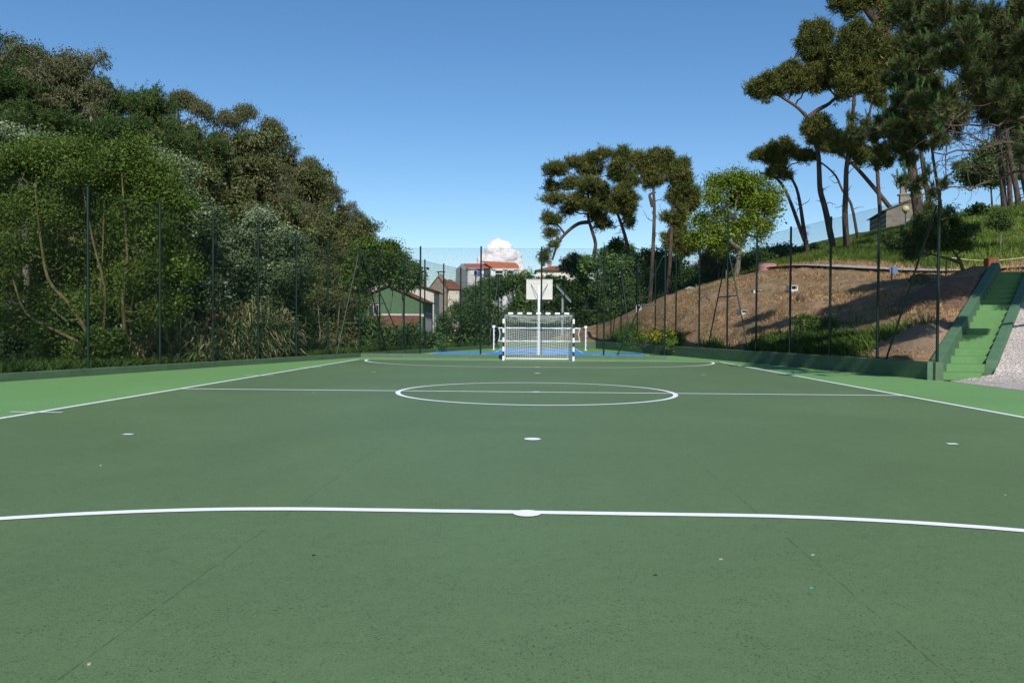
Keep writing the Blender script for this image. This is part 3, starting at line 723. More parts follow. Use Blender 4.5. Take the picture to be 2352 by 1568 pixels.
# ------------------------------------------------------------------ foliage generators
def unit(v): return v/(np.linalg.norm(v, axis=-1, keepdims=True)+1e-9)
def clumps(blobs, n, rng, shell=.55, up=.15, lumps=8, jit=.13):
    if lumps:                                # every blob becomes a cluster of smaller leaf masses with hollows between
        B = []; own = []
        for i, b in enumerate(blobs):
            c0 = np.array(b[:3]); r0 = np.array(b[3:6]); d = rng.normal(size=(lumps, 3)); d[:, 2] += .2; d = unit(d)
            for q in d: f = rng.uniform(.26, .46); B.append((*(c0+q*r0*rng.uniform(.5, .85)), *(r0*f))); own.append(i)
        p, o, k = clumps(B, n, rng, shell, up, 0, jit)
        k = np.array(own)[k]; cc = np.array([b[:3] for b in blobs])[k]; rr = np.array([b[3:6] for b in blobs])[k]
        return p, unit(o+.8*unit((p-cc)/rr**2)), k
    c = np.array([b[:3] for b in blobs]); r = np.array([b[3:6] for b in blobs])
    area = (r[:, 0]*r[:, 1]+r[:, 1]*r[:, 2]+r[:, 0]*r[:, 2]); k = rng.choice(len(blobs), n, p=area/area.sum())
    d = rng.normal(size=(n, 3)); d[:, 2] += up; d = unit(d); q = shell+(1-shell)*rng.random(n)**.6
    q *= 1+rng.normal(0, jit, n)+(rng.random(n) < jit*.8)*rng.random(n)*.7
    p = c[k]+d*r[k]*q[:, None]
    return p, unit(d/r[k]), k
def rhomb(mb, p, a, b, L_, W_, rnd, mat=0):     # leaf: base p, axis a, side b
    L_ = np.asarray(L_)[:, None]; W_ = np.asarray(W_)[:, None]
    V = np.stack([p, p+a*L_*.45+b*W_*.5, p+a*L_, p+a*L_*.45-b*W_*.5], 1).reshape(-1, 3)
    n = len(p); F = np.arange(4*n).reshape(n, 4); mb.add(V, F, mat, rnd)
def broad(mb, blobs, ncl, per, leaf, cr, rng, shell=.5, asp=.55, droop=0., upn=.5, up=.15, mat=0, vr=.3, lumps=8, zg=0.):
    p, o, k = clumps(blobs, ncl, rng, shell, up, lumps)
    crn = rng.random(ncl)
    P_ = np.repeat(p, per, 0); O = np.repeat(o, per, 0); n = len(P_)
    q = P_+rng.normal(size=(n, 3))*np.array([1, 1, .75])*cr*.40
    nrm = unit(O*.5+UP*upn+rng.normal(size=(n, 3))*.55)
    a = unit(np.cross(nrm, rng.normal(size=(n, 3)))+np.array([0, 0, -droop])+O*.2); b = unit(np.cross(nrm, a))
    L_ = leaf*rng.uniform(.6, 1.35, n); rnd = np.clip(np.repeat(crn, per)*.6+rng.random(n)*.4, 0, .999)
    if zg:  # paler crown tops: silvery new growth plus a sunlit look put into leaf colour
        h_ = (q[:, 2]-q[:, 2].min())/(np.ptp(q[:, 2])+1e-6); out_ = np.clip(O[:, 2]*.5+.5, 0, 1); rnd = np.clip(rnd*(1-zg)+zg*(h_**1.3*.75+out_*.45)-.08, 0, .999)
    rhomb(mb, q, a, b, L_, L_*asp, rnd, mat); return p, k
def pine_far(mb, blobs, ncl, per, leaf, cr, rng, shell=.45, up=.35, w=.16, mat=0):
    p, o, k = clumps(blobs, ncl, rng, shell, up, 8, .22); crn = rng.random(ncl)
    T = 4                                        # shoots per clump
    sh = np.repeat(p, T, 0)+rng.normal(size=(ncl*T, 3))*cr*.40; so_ = unit(np.repeat(o, T, 0)*.7+UP*.55+rng.normal(size=(ncl*T, 3))*.5)
    P_ = np.repeat(sh, per, 0); A0 = np.repeat(so_, per, 0); n = len(P_)
    P_ = P_+A0*(rng.random(n)[:, None]-.5)*leaf*1.1
    a = unit(A0*.65+rng.normal(size=(n, 3))*.62); b = unit(np.cross(a, rng.normal(size=(n, 3))))
    L_ = leaf*rng.uniform(.6, 1.2, n); rnd = np.clip(np.repeat(np.repeat(crn, T), per)*.55+rng.random(n)*.45, 0, .999)
    rhomb(mb, P_, a, b, L_, L_*w, rnd, mat); return p, k
def curve(a, b, sag, rng, n=6, wob=.06):
    a = np.asarray(a, float); b = np.asarray(b, float); t = np.linspace(0, 1, n)[:, None]; Ln = np.linalg.norm(b-a)
    pts = a+(b-a)*t+UP*sag*Ln*np.sin(PI*t)
    pts[1:-1] += rng.normal(size=(n-2, 3))*wob*Ln*.5
    return pts
def limbs(mb, trunk, rad, blobs, p, k, rng, r_l=.09, sag=.08, twigs=.5, tr=.012, lo=.35, rt=.02):
    """boughs from the trunk to every blob, twigs from blob centres out to the leaf clumps"""
    trunk = np.asarray(trunk, float); S = []; 
    tt = np.concatenate([np.linspace(trunk[i], trunk[i+1], 8) for i in range(len(trunk)-1)]); tr_ = np.interp(np.linspace(0, 1, len(tt)), np.linspace(0, 1, len(trunk)), rad)
    lo_i = int(len(tt)*lo)
    for bi, b in enumerate(blobs):
        c = np.array(b[:3]); d = np.linalg.norm(tt[lo_i:]-c, axis=1)+.9*np.maximum(0, tt[lo_i:, 2]-c[2]+.25*np.linalg.norm(tt[lo_i:, :2]-c[:2], axis=1)); j = lo_i+int(np.argmin(d))
        if np.linalg.norm(tt[j]-c) < .2: continue
        pts = curve(tt[j], c, -sag, rng, 7); r0 = min(tr_[j]*.75, r_l)
        mb.tube(pts, np.linspace(r0, rt, 7), 6, cap=False)
    if twigs > 0:
        sel = rng.random(len(p)) < twigs; c = np.array([b[:3] for b in blobs])[k[sel]]; e = p[sel]
        m = (c*.45+e*.55)+rng.normal(size=e.shape)*.12*np.linalg.norm(e-c, axis=1)[:, None]-UP*.05
        st_ = c+(e-c)*.08
        mb.segs(st_, m, tr*1.6, tr, 3); mb.segs(m, e, tr, tr*.4, 3)
def PB(px, py, rx, ry, Y, rd=None, dY=0.):     # blob from photo direction+distance; radii in photo px
    c = P(px, py, Y+dY); m = 1/PXM(Y+dY); rd = rx if rd is None else rd
    return (c[0], c[1], c[2], rx*m, rd*m, ry*m)
def PT(pts, Y, ground=True):                    # trunk polyline
    o = [P(a, b, Y+(c[0] if c else 0)) for a, b, *c in pts]
    if ground: g = o[0].copy(); g[2] = min(ztf(g[0], g[1]), g[2])-.25; o = [g]+o
    return np.array(o)
SEED = [100]
def tree(name, label, cat, stems, blobs, leafkind, mats, ncl, per, leaf, cr, group=None, bark='bark_grey', r0=.2, r1=.05, twigs=.4, lkw={}, kind='broad', tr=.012, r_l=.09, lo=.35, extra=None, sag=.08, core=.22):
    SEED[0] += 1; rng = np.random.default_rng(SEED[0])
    root = thing(name, label, cat, stems[0][0] if len(stems) else blobs[0][:3], group)
    cm = MB(); fn = broad if kind == 'broad' else pine_far
    p, k = fn(cm, blobs, ncl, per, leaf, cr, rng, **lkw)
    if core:                                  # inner foliage: larger, denser, fills the heart of the crown
        inner = [(*b[:3], b[3]*.62, b[4]*.62, b[5]*.62) for b in blobs]
        if kind == 'broad': broad(cm, inner, int(ncl*core), 22, leaf*1.9, cr, rng, 0., lumps=0)
        else: pine_far(cm, inner, int(ncl*core), 7, leaf*1.2, cr, rng, 0., w=.2)
    tm = MB(); first = None; best = stems[0]
    for i, sn in enumerate(stems):
        rr = np.linspace(r0 if i == 0 else r0*.8, r1, len(sn))
        tm.tube(smooth(sn), np.interp(np.linspace(0, 1, 3*len(sn)-2), np.linspace(0, 1, len(sn)), rr), 9, cap=False)
    # share the blobs between the stems
    ends = [np.asarray(s_) for s_ in stems]
    own = [int(np.argmin([np.linalg.norm(s_[len(s_)//2:]-np.array(b[:3]), axis=1).min() for s_ in ends])) for b in blobs]
    for i, s_ in enumerate(ends):
        idx = [j for j, o_ in enumerate(own) if o_ == i]
        if not idx: continue
        sub = [blobs[j] for j in idx]; mp = {j: q for q, j in enumerate(idx)}; sel = np.isin(k, idx)
        kk = np.array([mp[v] for v in k[sel]], int)
        limbs(tm, s_, np.linspace(r0, r1, len(s_)), sub, p[sel], kk, rng, r_l=r_l, twigs=twigs, tr=tr, lo=lo, sag=sag)
    if extra: extra(tm, cm, rng)
    part('trunk', tm, M[bark], root, True); part('crown', cm, mats if isinstance(mats, list) else L[leafkind], root)
    return root
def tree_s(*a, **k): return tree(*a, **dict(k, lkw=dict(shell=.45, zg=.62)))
def smooth(pts):
    pts = np.asarray(pts, float); n = len(pts); m = 3*n-2; t = np.linspace(0, n-1, m); i = np.clip(t.astype(int), 0, n-2); f = (t-i)[:, None]
    p0 = pts[np.clip(i-1, 0, n-1)]; p1 = pts[i]; p2 = pts[i+1]; p3 = pts[np.clip(i+2, 0, n-1)]
    return .5*(2*p1+(p2-p0)*f+(2*p0-5*p1+4*p2-p3)*f**2+(3*p1-p0-3*p2+p3)*f**3)
def ZB(s, Y, dY=0):                              # blobs from a list of (px,py,rx,ry[,dY])
    return [PB(b[0], b[1], b[2], b[3], Y, None, (b[4] if len(b) > 4 else 0)) for b in s]
def z5(l): return [(a*.3516+1163.7, b*.3516+306.2, c*.3516, d*.3516)+tuple(e) for a, b, c, d, *e in l]
def z6(l): return [(a*.3125+1653.7, b*.3125, c*.3125, d*.3125)+tuple(e) for a, b, c, d, *e in l]
def t5(l): return [(a*.3516+1163.7, b*.3516+306.2)+tuple(e) for a, b, *e in l]
def t6(l): return [(a*.3125+1653.7, b*.3125)+tuple(e) for a, b, *e in l]
def t7(l): return [(a*.3125+1653.7, b*.3125+428.7)+tuple(e) for a, b, *e in l]

# ------------------------------------------------------------------ left side: big shrubs and silvery trees by the fence
G_L = 'dense trees behind the left fence'
tree('leafy_tree', 'fresh green many stemmed tree at the far left, first behind the fence', 'tree',
     [PT([(190,850),(205,780),(160,700),(110,640),(90,520),(80,420)], 24.5), PT([(205,850),(235,770),(240,660),(215,560),(190,430)], 25), PT([(195,800),(130,760),(60,720),(30,640)], 24)],
     ZB([(55,385,75,60,1),(150,370,70,60),(20,480,60,60,1),(100,470,70,60),(180,480,60,60,1),(60,580,55,50),(150,600,60,55,1),(20,660,40,50,1),(100,690,50,40,1),(200,360,50,40,1.5),(40,740,40,30,1),(200,700,40,45),(110,345,50,30,2),(195,820,55,30,-.8),(120,770,40,30,-.5)], 25),
     'green', None, 1500, 44, .070, .62, G_L, 'bark_moss', .095, .022, .7, dict(shell=.3), r_l=.04)
tree('leafy_tree', 'fresh green tree with upright mossy stems, second behind the left fence', 'tree',
     [PT([(285,840),(287,770),(282,690),(292,600),(285,480),(280,400)], 25), PT([(290,760),(305,700),(310,620),(320,480),(330,420)], 25.3), PT([(225,855),(232,780),(228,700),(235,600),(240,450)], 25.5)],
     ZB([(280,385,70,50),(350,400,60,45,.5),(250,450,60,60,1),(320,480,70,60),(395,470,50,55,.5),(350,560,60,55),(270,560,50,60,1),(400,560,40,45,.5),(330,640,55,50),(395,620,40,45),(300,700,45,40,.5),(350,720,40,35),(250,640,40,50,1.2),(310,350,50,25,1),(400,690,28,28)], 25.5),
     'green', None, 1500, 44, .070, .62, G_L, 'bark_moss', .09, .022, .7, dict(shell=.3), r_l=.04)
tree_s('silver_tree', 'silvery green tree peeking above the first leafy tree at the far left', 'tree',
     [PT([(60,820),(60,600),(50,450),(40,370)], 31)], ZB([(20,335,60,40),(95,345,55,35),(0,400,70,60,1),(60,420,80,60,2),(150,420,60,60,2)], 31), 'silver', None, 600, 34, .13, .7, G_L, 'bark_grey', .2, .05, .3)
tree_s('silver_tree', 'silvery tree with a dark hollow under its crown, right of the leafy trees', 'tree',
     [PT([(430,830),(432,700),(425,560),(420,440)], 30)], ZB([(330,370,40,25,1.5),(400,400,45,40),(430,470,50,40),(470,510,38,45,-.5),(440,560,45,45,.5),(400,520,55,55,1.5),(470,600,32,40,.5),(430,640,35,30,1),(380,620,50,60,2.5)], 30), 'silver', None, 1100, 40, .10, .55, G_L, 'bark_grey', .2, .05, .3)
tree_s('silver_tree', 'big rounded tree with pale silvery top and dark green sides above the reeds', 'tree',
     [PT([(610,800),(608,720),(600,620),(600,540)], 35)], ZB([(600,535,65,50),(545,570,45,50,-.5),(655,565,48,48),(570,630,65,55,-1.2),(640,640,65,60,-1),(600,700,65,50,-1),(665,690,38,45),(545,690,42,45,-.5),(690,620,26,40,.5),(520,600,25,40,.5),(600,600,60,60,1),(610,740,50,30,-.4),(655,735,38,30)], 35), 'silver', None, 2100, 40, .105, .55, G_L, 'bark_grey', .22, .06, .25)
tree('silver_shrub', 'small silvery shrub above the orange brick shed', 'shrub',
     [PT([(475,780),(475,730),(478,690)], 28.5)], ZB([(455,695,35,28),(500,690,28,30),(480,665,30,25),(430,715,22,18)], 28.5), 'silver', None, 260, 30, .10, .45, None, 'bark_grey', .06, .02, .3)
tree('fence_shrub', 'brownish green shrub behind the left fence near the bright white brace', 'shrub',
     [PT([(735,810),(735,760),(730,700)], 42), PT([(770,810),(775,760),(780,700)], 43)], ZB([(730,690,38,35),(715,740,30,40),(765,700,40,40,1),(790,760,36,45,1),(745,775,40,35),(800,700,28,30,2),(755,645,25,25,3)], 43), 'olive', None, 700, 30, .11, .6, None, 'bark_grey', .09, .02, .6, dict(shell=.3))
tree('green_shrub', 'low green thicket at the foot of the left corner post', 'shrub',
     [PT([(850,812),(848,780),(850,740)], 47), PT([(900,812),(902,790),(905,770)], 47)], ZB([(820,770,30,35),(855,760,30,45),(900,775,40,30),(940,780,40,25),(980,785,35,22),(870,790,60,20),(790,795,35,18,-1),(940,760,20,16,1)], 47), 'bush', None, 700, 30, .12, .55, None, 'bark_grey', .05, .02, .6, dict(shell=.3))
tree('round_tree', 'small green tree rising behind the left corner post, half hiding the green house', 'tree',
     [PT([(868,800),(866,740),(862,690),(858,640)], 50), PT([(880,800),(890,740),(900,690),(905,640)], 50.5), PT([(850,800),(838,750),(828,700),(822,640)], 50)],
     ZB([(850,575,38,26),(890,578,28,24),(830,610,32,30),(880,610,34,28),(850,640,30,24),(815,650,24,28),(825,690,18,20),(808,620,18,24),(893,642,14,12)], 50), 'green', None, 900, 34, .13, .6, None, 'bark_grey', .09, .025, .5, dict(shell=.35), r_l=.05)
tree('round_tree', 'darker small tree just above the white house roof behind the left fence', 'tree',
     [PT([(925,760),(925,700),(922,640)], 66)], ZB([(915,610,25,25),(940,625,24,22),(925,645,28,18),(948,640,15,14)], 66), 'bush', None, 360, 30, .2, .8, None, 'bark_grey', .12, .04, .3)

# ------------------------------------------------------------------ hill on the left: generic trees, copied
def generic(kind, seed):
    rng = np.random.default_rng(seed)
    if kind == 'euc':
        root = thing('eucalyptus_tree', '', 'tree', (0, 0, 0)); tr_ = np.array([(0,0,-1.),(.1,0,3),(.3,.1,6),(.0,.3,9),(.3,.1,11),(.2,0,13)]); tr_[1:, :2] += rng.normal(0, .35, (5, 2))
        bl = []
        for i in range(26):
            a = rng.uniform(0, 2*PI); h = rng.uniform(4.5, 15.3); rr = math.sqrt(rng.random())*3.7*math.sqrt(max(.05, 1-((h-9.)/6.9)**2)); s = rng.uniform(.9, 1.7)
            bl.append((rr*math.cos(a), rr*math.sin(a), h, s, s, s*.6))
        cm = MB(); p, k = broad(cm, bl, 950, 24, .27, .7, rng, .3, .27, 1.0, .25, lumps=6)
        tm = MB(); tm.tube(smooth(tr_), np.interp(np.linspace(0, 1, 16), [0, 1], [.28, .06]), 8, cap=False)
        limbs(tm, tr_, np.linspace(.28, .05, 6), bl, p, k, rng, .11, .05, .5, .022, .3); mats = (M['bark_euc'], L['euc'])
    elif kind == 'pine':
        root = thing('pine_tree', '', 'tree', (0, 0, 0)); tr_ = np.array([(0,0,-1.),(0,0,4),(.1,0,8),(.1,.1,11),(0,0,13.5)]); tr_[1:, :2] += rng.normal(0, .25, (4, 2)); bl = []
        for i in range(17):
            h = rng.uniform(3.5, 13.2); a = rng.uniform(0, 2*PI); rr = rng.uniform(.8, 3.3)*(1.15-.6*(h-3.5)/10); s = rng.uniform(.9, 1.6)
            bl.append((rr*math.cos(a), rr*math.sin(a), h, s, s, s*.5))
        bl.append((0, 0, 13.6, .9, .9, 1.0)); cm = MB(); p, k = pine_far(cm, bl, 620, 13, .38, .8, rng, .35)
        tm = MB(); tm.tube(smooth(tr_), np.interp(np.linspace(0, 1, 13), [0, 1], [.24, .05]), 8, cap=False)
        limbs(tm, tr_, np.linspace(.24, .05, 5), bl, p, k, rng, .08, -.03, .4, .02, .2); mats = (M['bark_pine'], L['pinegreen'])
    else:
        root = thing('woodland_tree', '', 'tree', (0, 0, 0)); tr_ = np.array([(0,0,-1.),(0,.1,2),(.2,0,5),(.1,.1,7.5)]); bl = []
        for i in range(12):
            a = rng.uniform(0, 2*PI); h = rng.uniform(2.2, 8.8); rr = rng.uniform(.4, 2.7); s = rng.uniform(1.1, 1.8)
            bl.append((rr*math.cos(a), rr*math.sin(a), h, s, s, s*.75))
        cm = MB(); p, k = broad(cm, bl, 520, 28, .26, .7, rng, .4, .4, .3, .4)
        tm = MB(); tm.tube(smooth(tr_), np.interp(np.linspace(0, 1, 10), [0, 1], [.2, .06]), 8, cap=False)
        limbs(tm, tr_, np.linspace(.2, .05, 4), bl, p, k, rng, .1, .05, .4, .018, .3); mats = (M['bark_grey'], L['olive'])
    part('trunk', tm, mats[0], root, True); part('crown', cm, mats[1], root)
    return root
HILL2 = [('wood', 425, 226, 78, 'olive treetop filling the skyline right of the rusty eucalyptus', 9), ('euc', 478, 236, 80, 'eucalyptus filling the skyline where the drop begins', 10), ('euc', 528, 262, 84, 'dense eucalyptus below the wispy one', 10), ('wood', 575, 290, 86, 'olive treetop right below the wispy eucalyptus', 9), ('euc', 615, 305, 88, 'dense eucalyptus under the shoulder of the skyline', 10), ('euc', 652, 318, 90, 'eucalyptus just right of the skyline shoulder', 9),
 ('wood', 698, 372, 90, 'olive treetop halfway down the falling skyline', 9), ('euc', 748, 402, 94, 'eucalyptus in the lower half of the falling skyline', 9), ('wood', 786, 452, 94, 'olive treetop near the lower end of the skyline', 8), ('wood', 812, 505, 94, 'olive treetop just above the lowest eucalyptus', 7), ('pine', 215, 192, 70, 'small pine filling the skyline right of the tallest eucalyptus', 12), ('pine', 300, 208, 74, 'small pine filling the skyline left of the twin pines', 12), ('euc', 90, 110, 60, 'leafy eucalyptus under the crown of the tallest one', 15), ('euc', 170, 140, 66, 'eucalyptus under the right side of the tallest crown', 12), ('wood', 385, 222, 76, 'olive treetop between the twin pines and the rusty eucalyptus', 9)]
HT = {'euc': 16.2, 'pine': 14.6, 'wood': 9.8}
protos = {(k, i): generic(k, 40+i*7+len(k)) for k, i in (('euc', 0), ('euc', 1), ('euc', 2), ('pine', 0), ('pine', 1), ('wood', 0), ('wood', 1))}
used = set()
def put(kind, px, top, Y, label, h=None, gz=None, group='trees on the wooded hill to the left', wid=1.):
    """h: wanted height; the tree stands on the ground and reaches the given photo height"""
    vs = [k for k in protos if k[0] == kind]; key = vs[len(label) % len(vs)]
    p = on(px, Y); zt_ = P(px, top, Y)[2]; hh = zt_-p[2]; s = hh/HT[kind]; pr_ = protos[key]
    wd = max(h/HT[kind], .85*s)
    loc = (p[0], p[1], p[2]); rz = random.uniform(0, 6.28)
    if key not in used:
        used.add(key); pr_.location = loc; pr_.rotation_euler = (0, 0, rz); pr_.scale = (wd, wd, s); pr_['label'] = label
        if group: pr_['group'] = group
        return pr_
    return dup(pr_, loc, rz, (wd, wd, s), label, group)
HILL = [
 ('euc', 128, 58, 62, 'tallest eucalyptus with an open spreading top on the left skyline', 17), ('euc', 60, 95, 64, 'eucalyptus left of the tallest one on the skyline', 15), ('euc', 205, 95, 63, 'thin spreading eucalyptus right of the tallest one on the skyline', 12),
 ('pine', -5, 90, 60, 'dark pine cut by the left edge of the photo on the skyline', 14), ('pine', 25, 165, 58, 'dark pine below the tallest eucalyptus at the far left', 14), ('pine', 110, 190, 62, 'dark pine under the tallest eucalyptus', 13),
 ('pine', 185, 176, 68, 'pine just right of the tallest eucalyptus', 13), ('pine', 238, 186, 72, 'pine on the skyline with a pointed tip, second right of the tallest eucalyptus', 13), ('pine', 280, 205, 74, 'pine on the skyline between the pointed pine and the twin pines', 12),
 ('pine', 325, 200, 76, 'left of the twin dark pines on the hill skyline', 11), ('pine', 362, 208, 77, 'right of the twin dark pines on the hill skyline', 11), ('euc', 402, 200, 80, 'rusty eucalyptus on the skyline right of the twin pines', 11),
 ('euc', 450, 212, 82, 'eucalyptus on the skyline where the hill starts to drop', 10), ('euc', 505, 255, 84, 'eucalyptus on the dropping skyline before the wispy one', 10), ('euc', 552, 232, 88, 'wispy eucalyptus with bare gaps standing above the skyline', 8),
 ('euc', 598, 285, 90, 'grey green eucalyptus right of the wispy one', 10), ('euc', 632, 275, 92, 'eucalyptus at the shoulder of the hill skyline', 8), ('euc', 672, 345, 93, 'eucalyptus below the shoulder of the hill', 10),
 ('euc', 722, 362, 96, 'eucalyptus halfway down the falling skyline', 10), ('euc', 770, 415, 98, 'open eucalyptus near the lower end of the skyline', 8), ('euc', 806, 455, 100, 'see-through eucalyptus second from the lower end of the skyline', 7.5), ('euc', 828, 520, 100, 'last and lowest eucalyptus of the skyline beside the open sky', 6),
 ('pine', 60, 235, 50, 'bushy pine in the second row at the far left', 13), ('pine', 150, 262, 52, 'bushy pine behind the tops of the leafy trees at the left', 13), ('pine', 235, 270, 54, 'mid green pine behind the second leafy tree', 13), ('pine', 310, 262, 58, 'brownish pine with bare boughs behind the second leafy tree', 12),
 ('pine', 390, 285, 60, 'pine in the second row above the silvery trees', 12), ('pine', 455, 300, 64, 'dense pine above the dark hollow of the silvery tree', 11), ('wood', 520, 335, 68, 'olive woodland tree under the wispy eucalyptus', 11), ('wood', 470, 400, 58, 'olive woodland tree behind the silvery trees', 11),
 ('wood', 575, 370, 70, 'olive tree in the middle of the wooded slope', 11), ('euc', 620, 380, 74, 'brown tinted eucalyptus in the middle of the wooded slope', 10), ('wood', 665, 430, 74, 'olive tree above the right side of the rounded silvery tree', 10), ('wood', 560, 450, 60, 'low olive tree just above the rounded silvery tree', 9),
 ('euc', 700, 440, 80, 'eucalyptus right above the rounded silvery tree', 9), ('wood', 740, 480, 82, 'olive tree in the lower right of the wooded slope', 9), ('wood', 780, 520, 84, 'yellowish tree low on the slope above the white brace', 8), ('wood', 700, 540, 62, 'brown green tree right of the rounded silvery tree', 8), ('wood', 745, 590, 60, 'shaded tree behind the fence posts right of the rounded tree', 8), ('wood', 815, 570, 78, 'small olive tree behind the left corner post', 7),
 ('wood', 300, 420, 42, 'shaded tree deep behind the second leafy tree', 9), ('wood', 130, 430, 40, 'shaded tree deep behind the first leafy tree', 9), ('wood', 500, 560, 46, 'shaded tree in the dark hollow left of the rounded tree', 8), ('wood', 20, 430, 38, 'shaded tree deep behind the fence at the photo edge', 9)]
for kd, px, top, Y, lb, h in HILL+HILL2: put(kd, px, top, Y, lb, h)

# ------------------------------------------------------------------ centre: hedges and trees behind the courts
def bushes(label, base, bl, Y, kind, ncl, leaf=.16, cr=.6, name='bush', cat='bush', bark='bark_grey', r0=.06, lkw=None, tw=.4):
    return tree(name, label, cat, [PT(b, Y) for b in base], ZB(bl, Y), kind, None, ncl, 30, leaf, cr, None, bark, r0, .02, tw, lkw or dict(shell=.4))
bushes('large leafy bush left of the striped goal, below the orange roofed building', [[(1110,790),(1110,740)], [(1080,790),(1075,760)]], [(1115,720,45,35),(1080,745,40,35),(1140,755,40,40),(1060,775,35,25),(1110,785,50,25),(1095,700,30,22),(1035,785,26,18),(1030,750,26,34),(1050,715,24,22)], 64, 'bush', 1000)
bushes('leafy bush hill directly left of the backboard', [[(1180,780),(1180,720)]], [(1165,654,38,26),(1197,644,28,24),(1120,664,34,28),(1090,682,28,22),(1195,690,30,30),(1185,725,45,35),(1215,740,28,40),(1160,760,40,35),(1205,775,35,25),(1130,670,30,22)], 66, 'bush', 1000)
bushes('browner bush behind the basketball backboard', [[(1250,770),(1250,700)]], [(1215,660,30,22),(1240,690,30,30),(1255,650,22,18),(1230,750,30,35),(1265,780,30,25)], 74, 'olive', 500, .2)
bushes('green bush right of the backboard behind the tilted panel', [[(1300,780),(1300,700)], [(1340,780),(1340,700)]], [(1285,655,32,28),(1320,665,38,30),(1290,700,35,30),(1340,700,38,35),(1310,740,40,30),(1355,745,35,35),(1275,750,25,30),(1350,655,28,24)], 70, 'ivy', 900, .18)
bushes('tall willowy bush around the foot of the first pine trunk', [[(1390,770),(1392,680)], [(1420,770),(1425,690)]], [(1395,600,28,30),(1420,640,40,40),(1385,660,34,32),(1440,610,26,30),(1430,700,40,35),(1395,715,35,35),(1450,660,25,35),(1350,610,22,20)], 68, 'bush', 1100, .17)
bushes('grey green tree with open twiggy crown above the far court corner', [[(1328,740),(1330,680),(1328,630)]], [(1328,598,26,16),(1308,612,18,15),(1348,614,18,14),(1330,625,26,14)], 80, 'silver', 260, .2, .6, 'small_tree', 'tree', tw=.8)
bushes('wispy top of the willow standing between two pine trunks', [[(1425,700),(1422,640),(1420,600)]], [(1420,565,20,22),(1440,580,18,20),(1405,585,20,18),(1455,598,14,14)], 74, 'bush', 230, .18, .6, 'small_tree', 'tree', tw=.8)
bushes('brown leafless thicket behind the far fence corner', [[(1410,780),(1408,740)], [(1370,785),(1365,750)], [(1450,780),(1450,740)]], [(1375,735,30,20),(1410,735,30,20),(1445,722,26,26),(1475,718,20,24),(1345,745,30,18)], 70, 'olive', 420, .13, .6, tw=1.)
bushes('dark ivy covered thicket behind the middle pine trunks', [[(1510,700),(1510,640)], [(1550,700),(1550,640)]], [(1500,600,38,26),(1540,615,36,30),(1490,640,35,35),(1530,655,40,35),(1570,650,34,35),(1480,680,30,30),(1600,640,28,32),(1560,690,30,20),(1520,695,40,18)], 69, 'ivy', 1300, .18, .7, 'thicket', 'thicket')
bushes('dark green bush between the ivy thicket and the oak trunk', [[(1640,660),(1640,630)]], [(1620,650,30,25),(1650,655,30,25),(1600,665,28,18),(1675,650,20,20),(1640,630,25,18)], 66, 'ivy', 500, .18)
bushes('brown half dead shrub under the green oak crown', [[(1650,650),(1652,610),(1655,585)]], [(1640,590,28,20),(1665,600,22,20),(1625,605,18,16),(1650,575,20,14)], 62, 'olive', 300, .15, .5, 'small_tree', 'tree', tw=1.)
bushes('dark bush right of the oak trunk', [[(1740,630),(1740,600)]], [(1725,600,25,25),(1750,590,26,24),(1740,615,30,16),(1765,605,22,18)], 64, 'ivy', 500, .17)
bushes('bush behind the round brick well', [[(1785,620),(1785,600)]], [(1780,585,24,18),(1800,580,22,16),(1790,600,35,16),(1815,597,18,14)], 66, 'bush', 400, .17)
bushes('low bushes left of the forked pine trunk', [[(1835,610),(1835,590)]], [(1825,592,24,15),(1848,590,22,14),(1862,578,18,12)], 66, 'bush', 320, .17)
bushes('low bush right of the forked pine trunk on the green bank', [[(1885,600),(1885,580)]], [(1882,575,20,12),(1900,582,18,10)], 70, 'bush', 200, .17)
tree('oak_tree', 'bright lime green oak behind the braced floodlight mast', 'tree',
     [PT([(1692,628),(1697,590),(1698,555),(1688,510),(1690,470),(1694,440)], 57.5), PT([(1698,560),(1722,520),(1745,480)], 57.5, False), PT([(1696,570),(1660,540),(1635,520)], 57, False)],
     ZB([(1650,425,38,24),(1690,415,35,20),(1730,428,38,26),(1765,450,30,30),(1640,460,30,25,-1),(1690,450,40,30,1),(1735,475,38,30),(1775,485,22,24),(1610,510,32,18),(1640,530,30,22,-.5),(1600,540,26,20),(1625,560,32,18),(1680,520,34,24),(1720,520,30,20),(1690,565,26,20),(1760,515,22,16),(1745,540,15,16),(1660,575,22,14),(1660,490,25,18)], 57.5),
     'lime', None, 1150, 36, .15, .75, None, 'bark_grey', .24, .05, 1., dict(shell=.35), r_l=.11, lo=.3, core=.06)

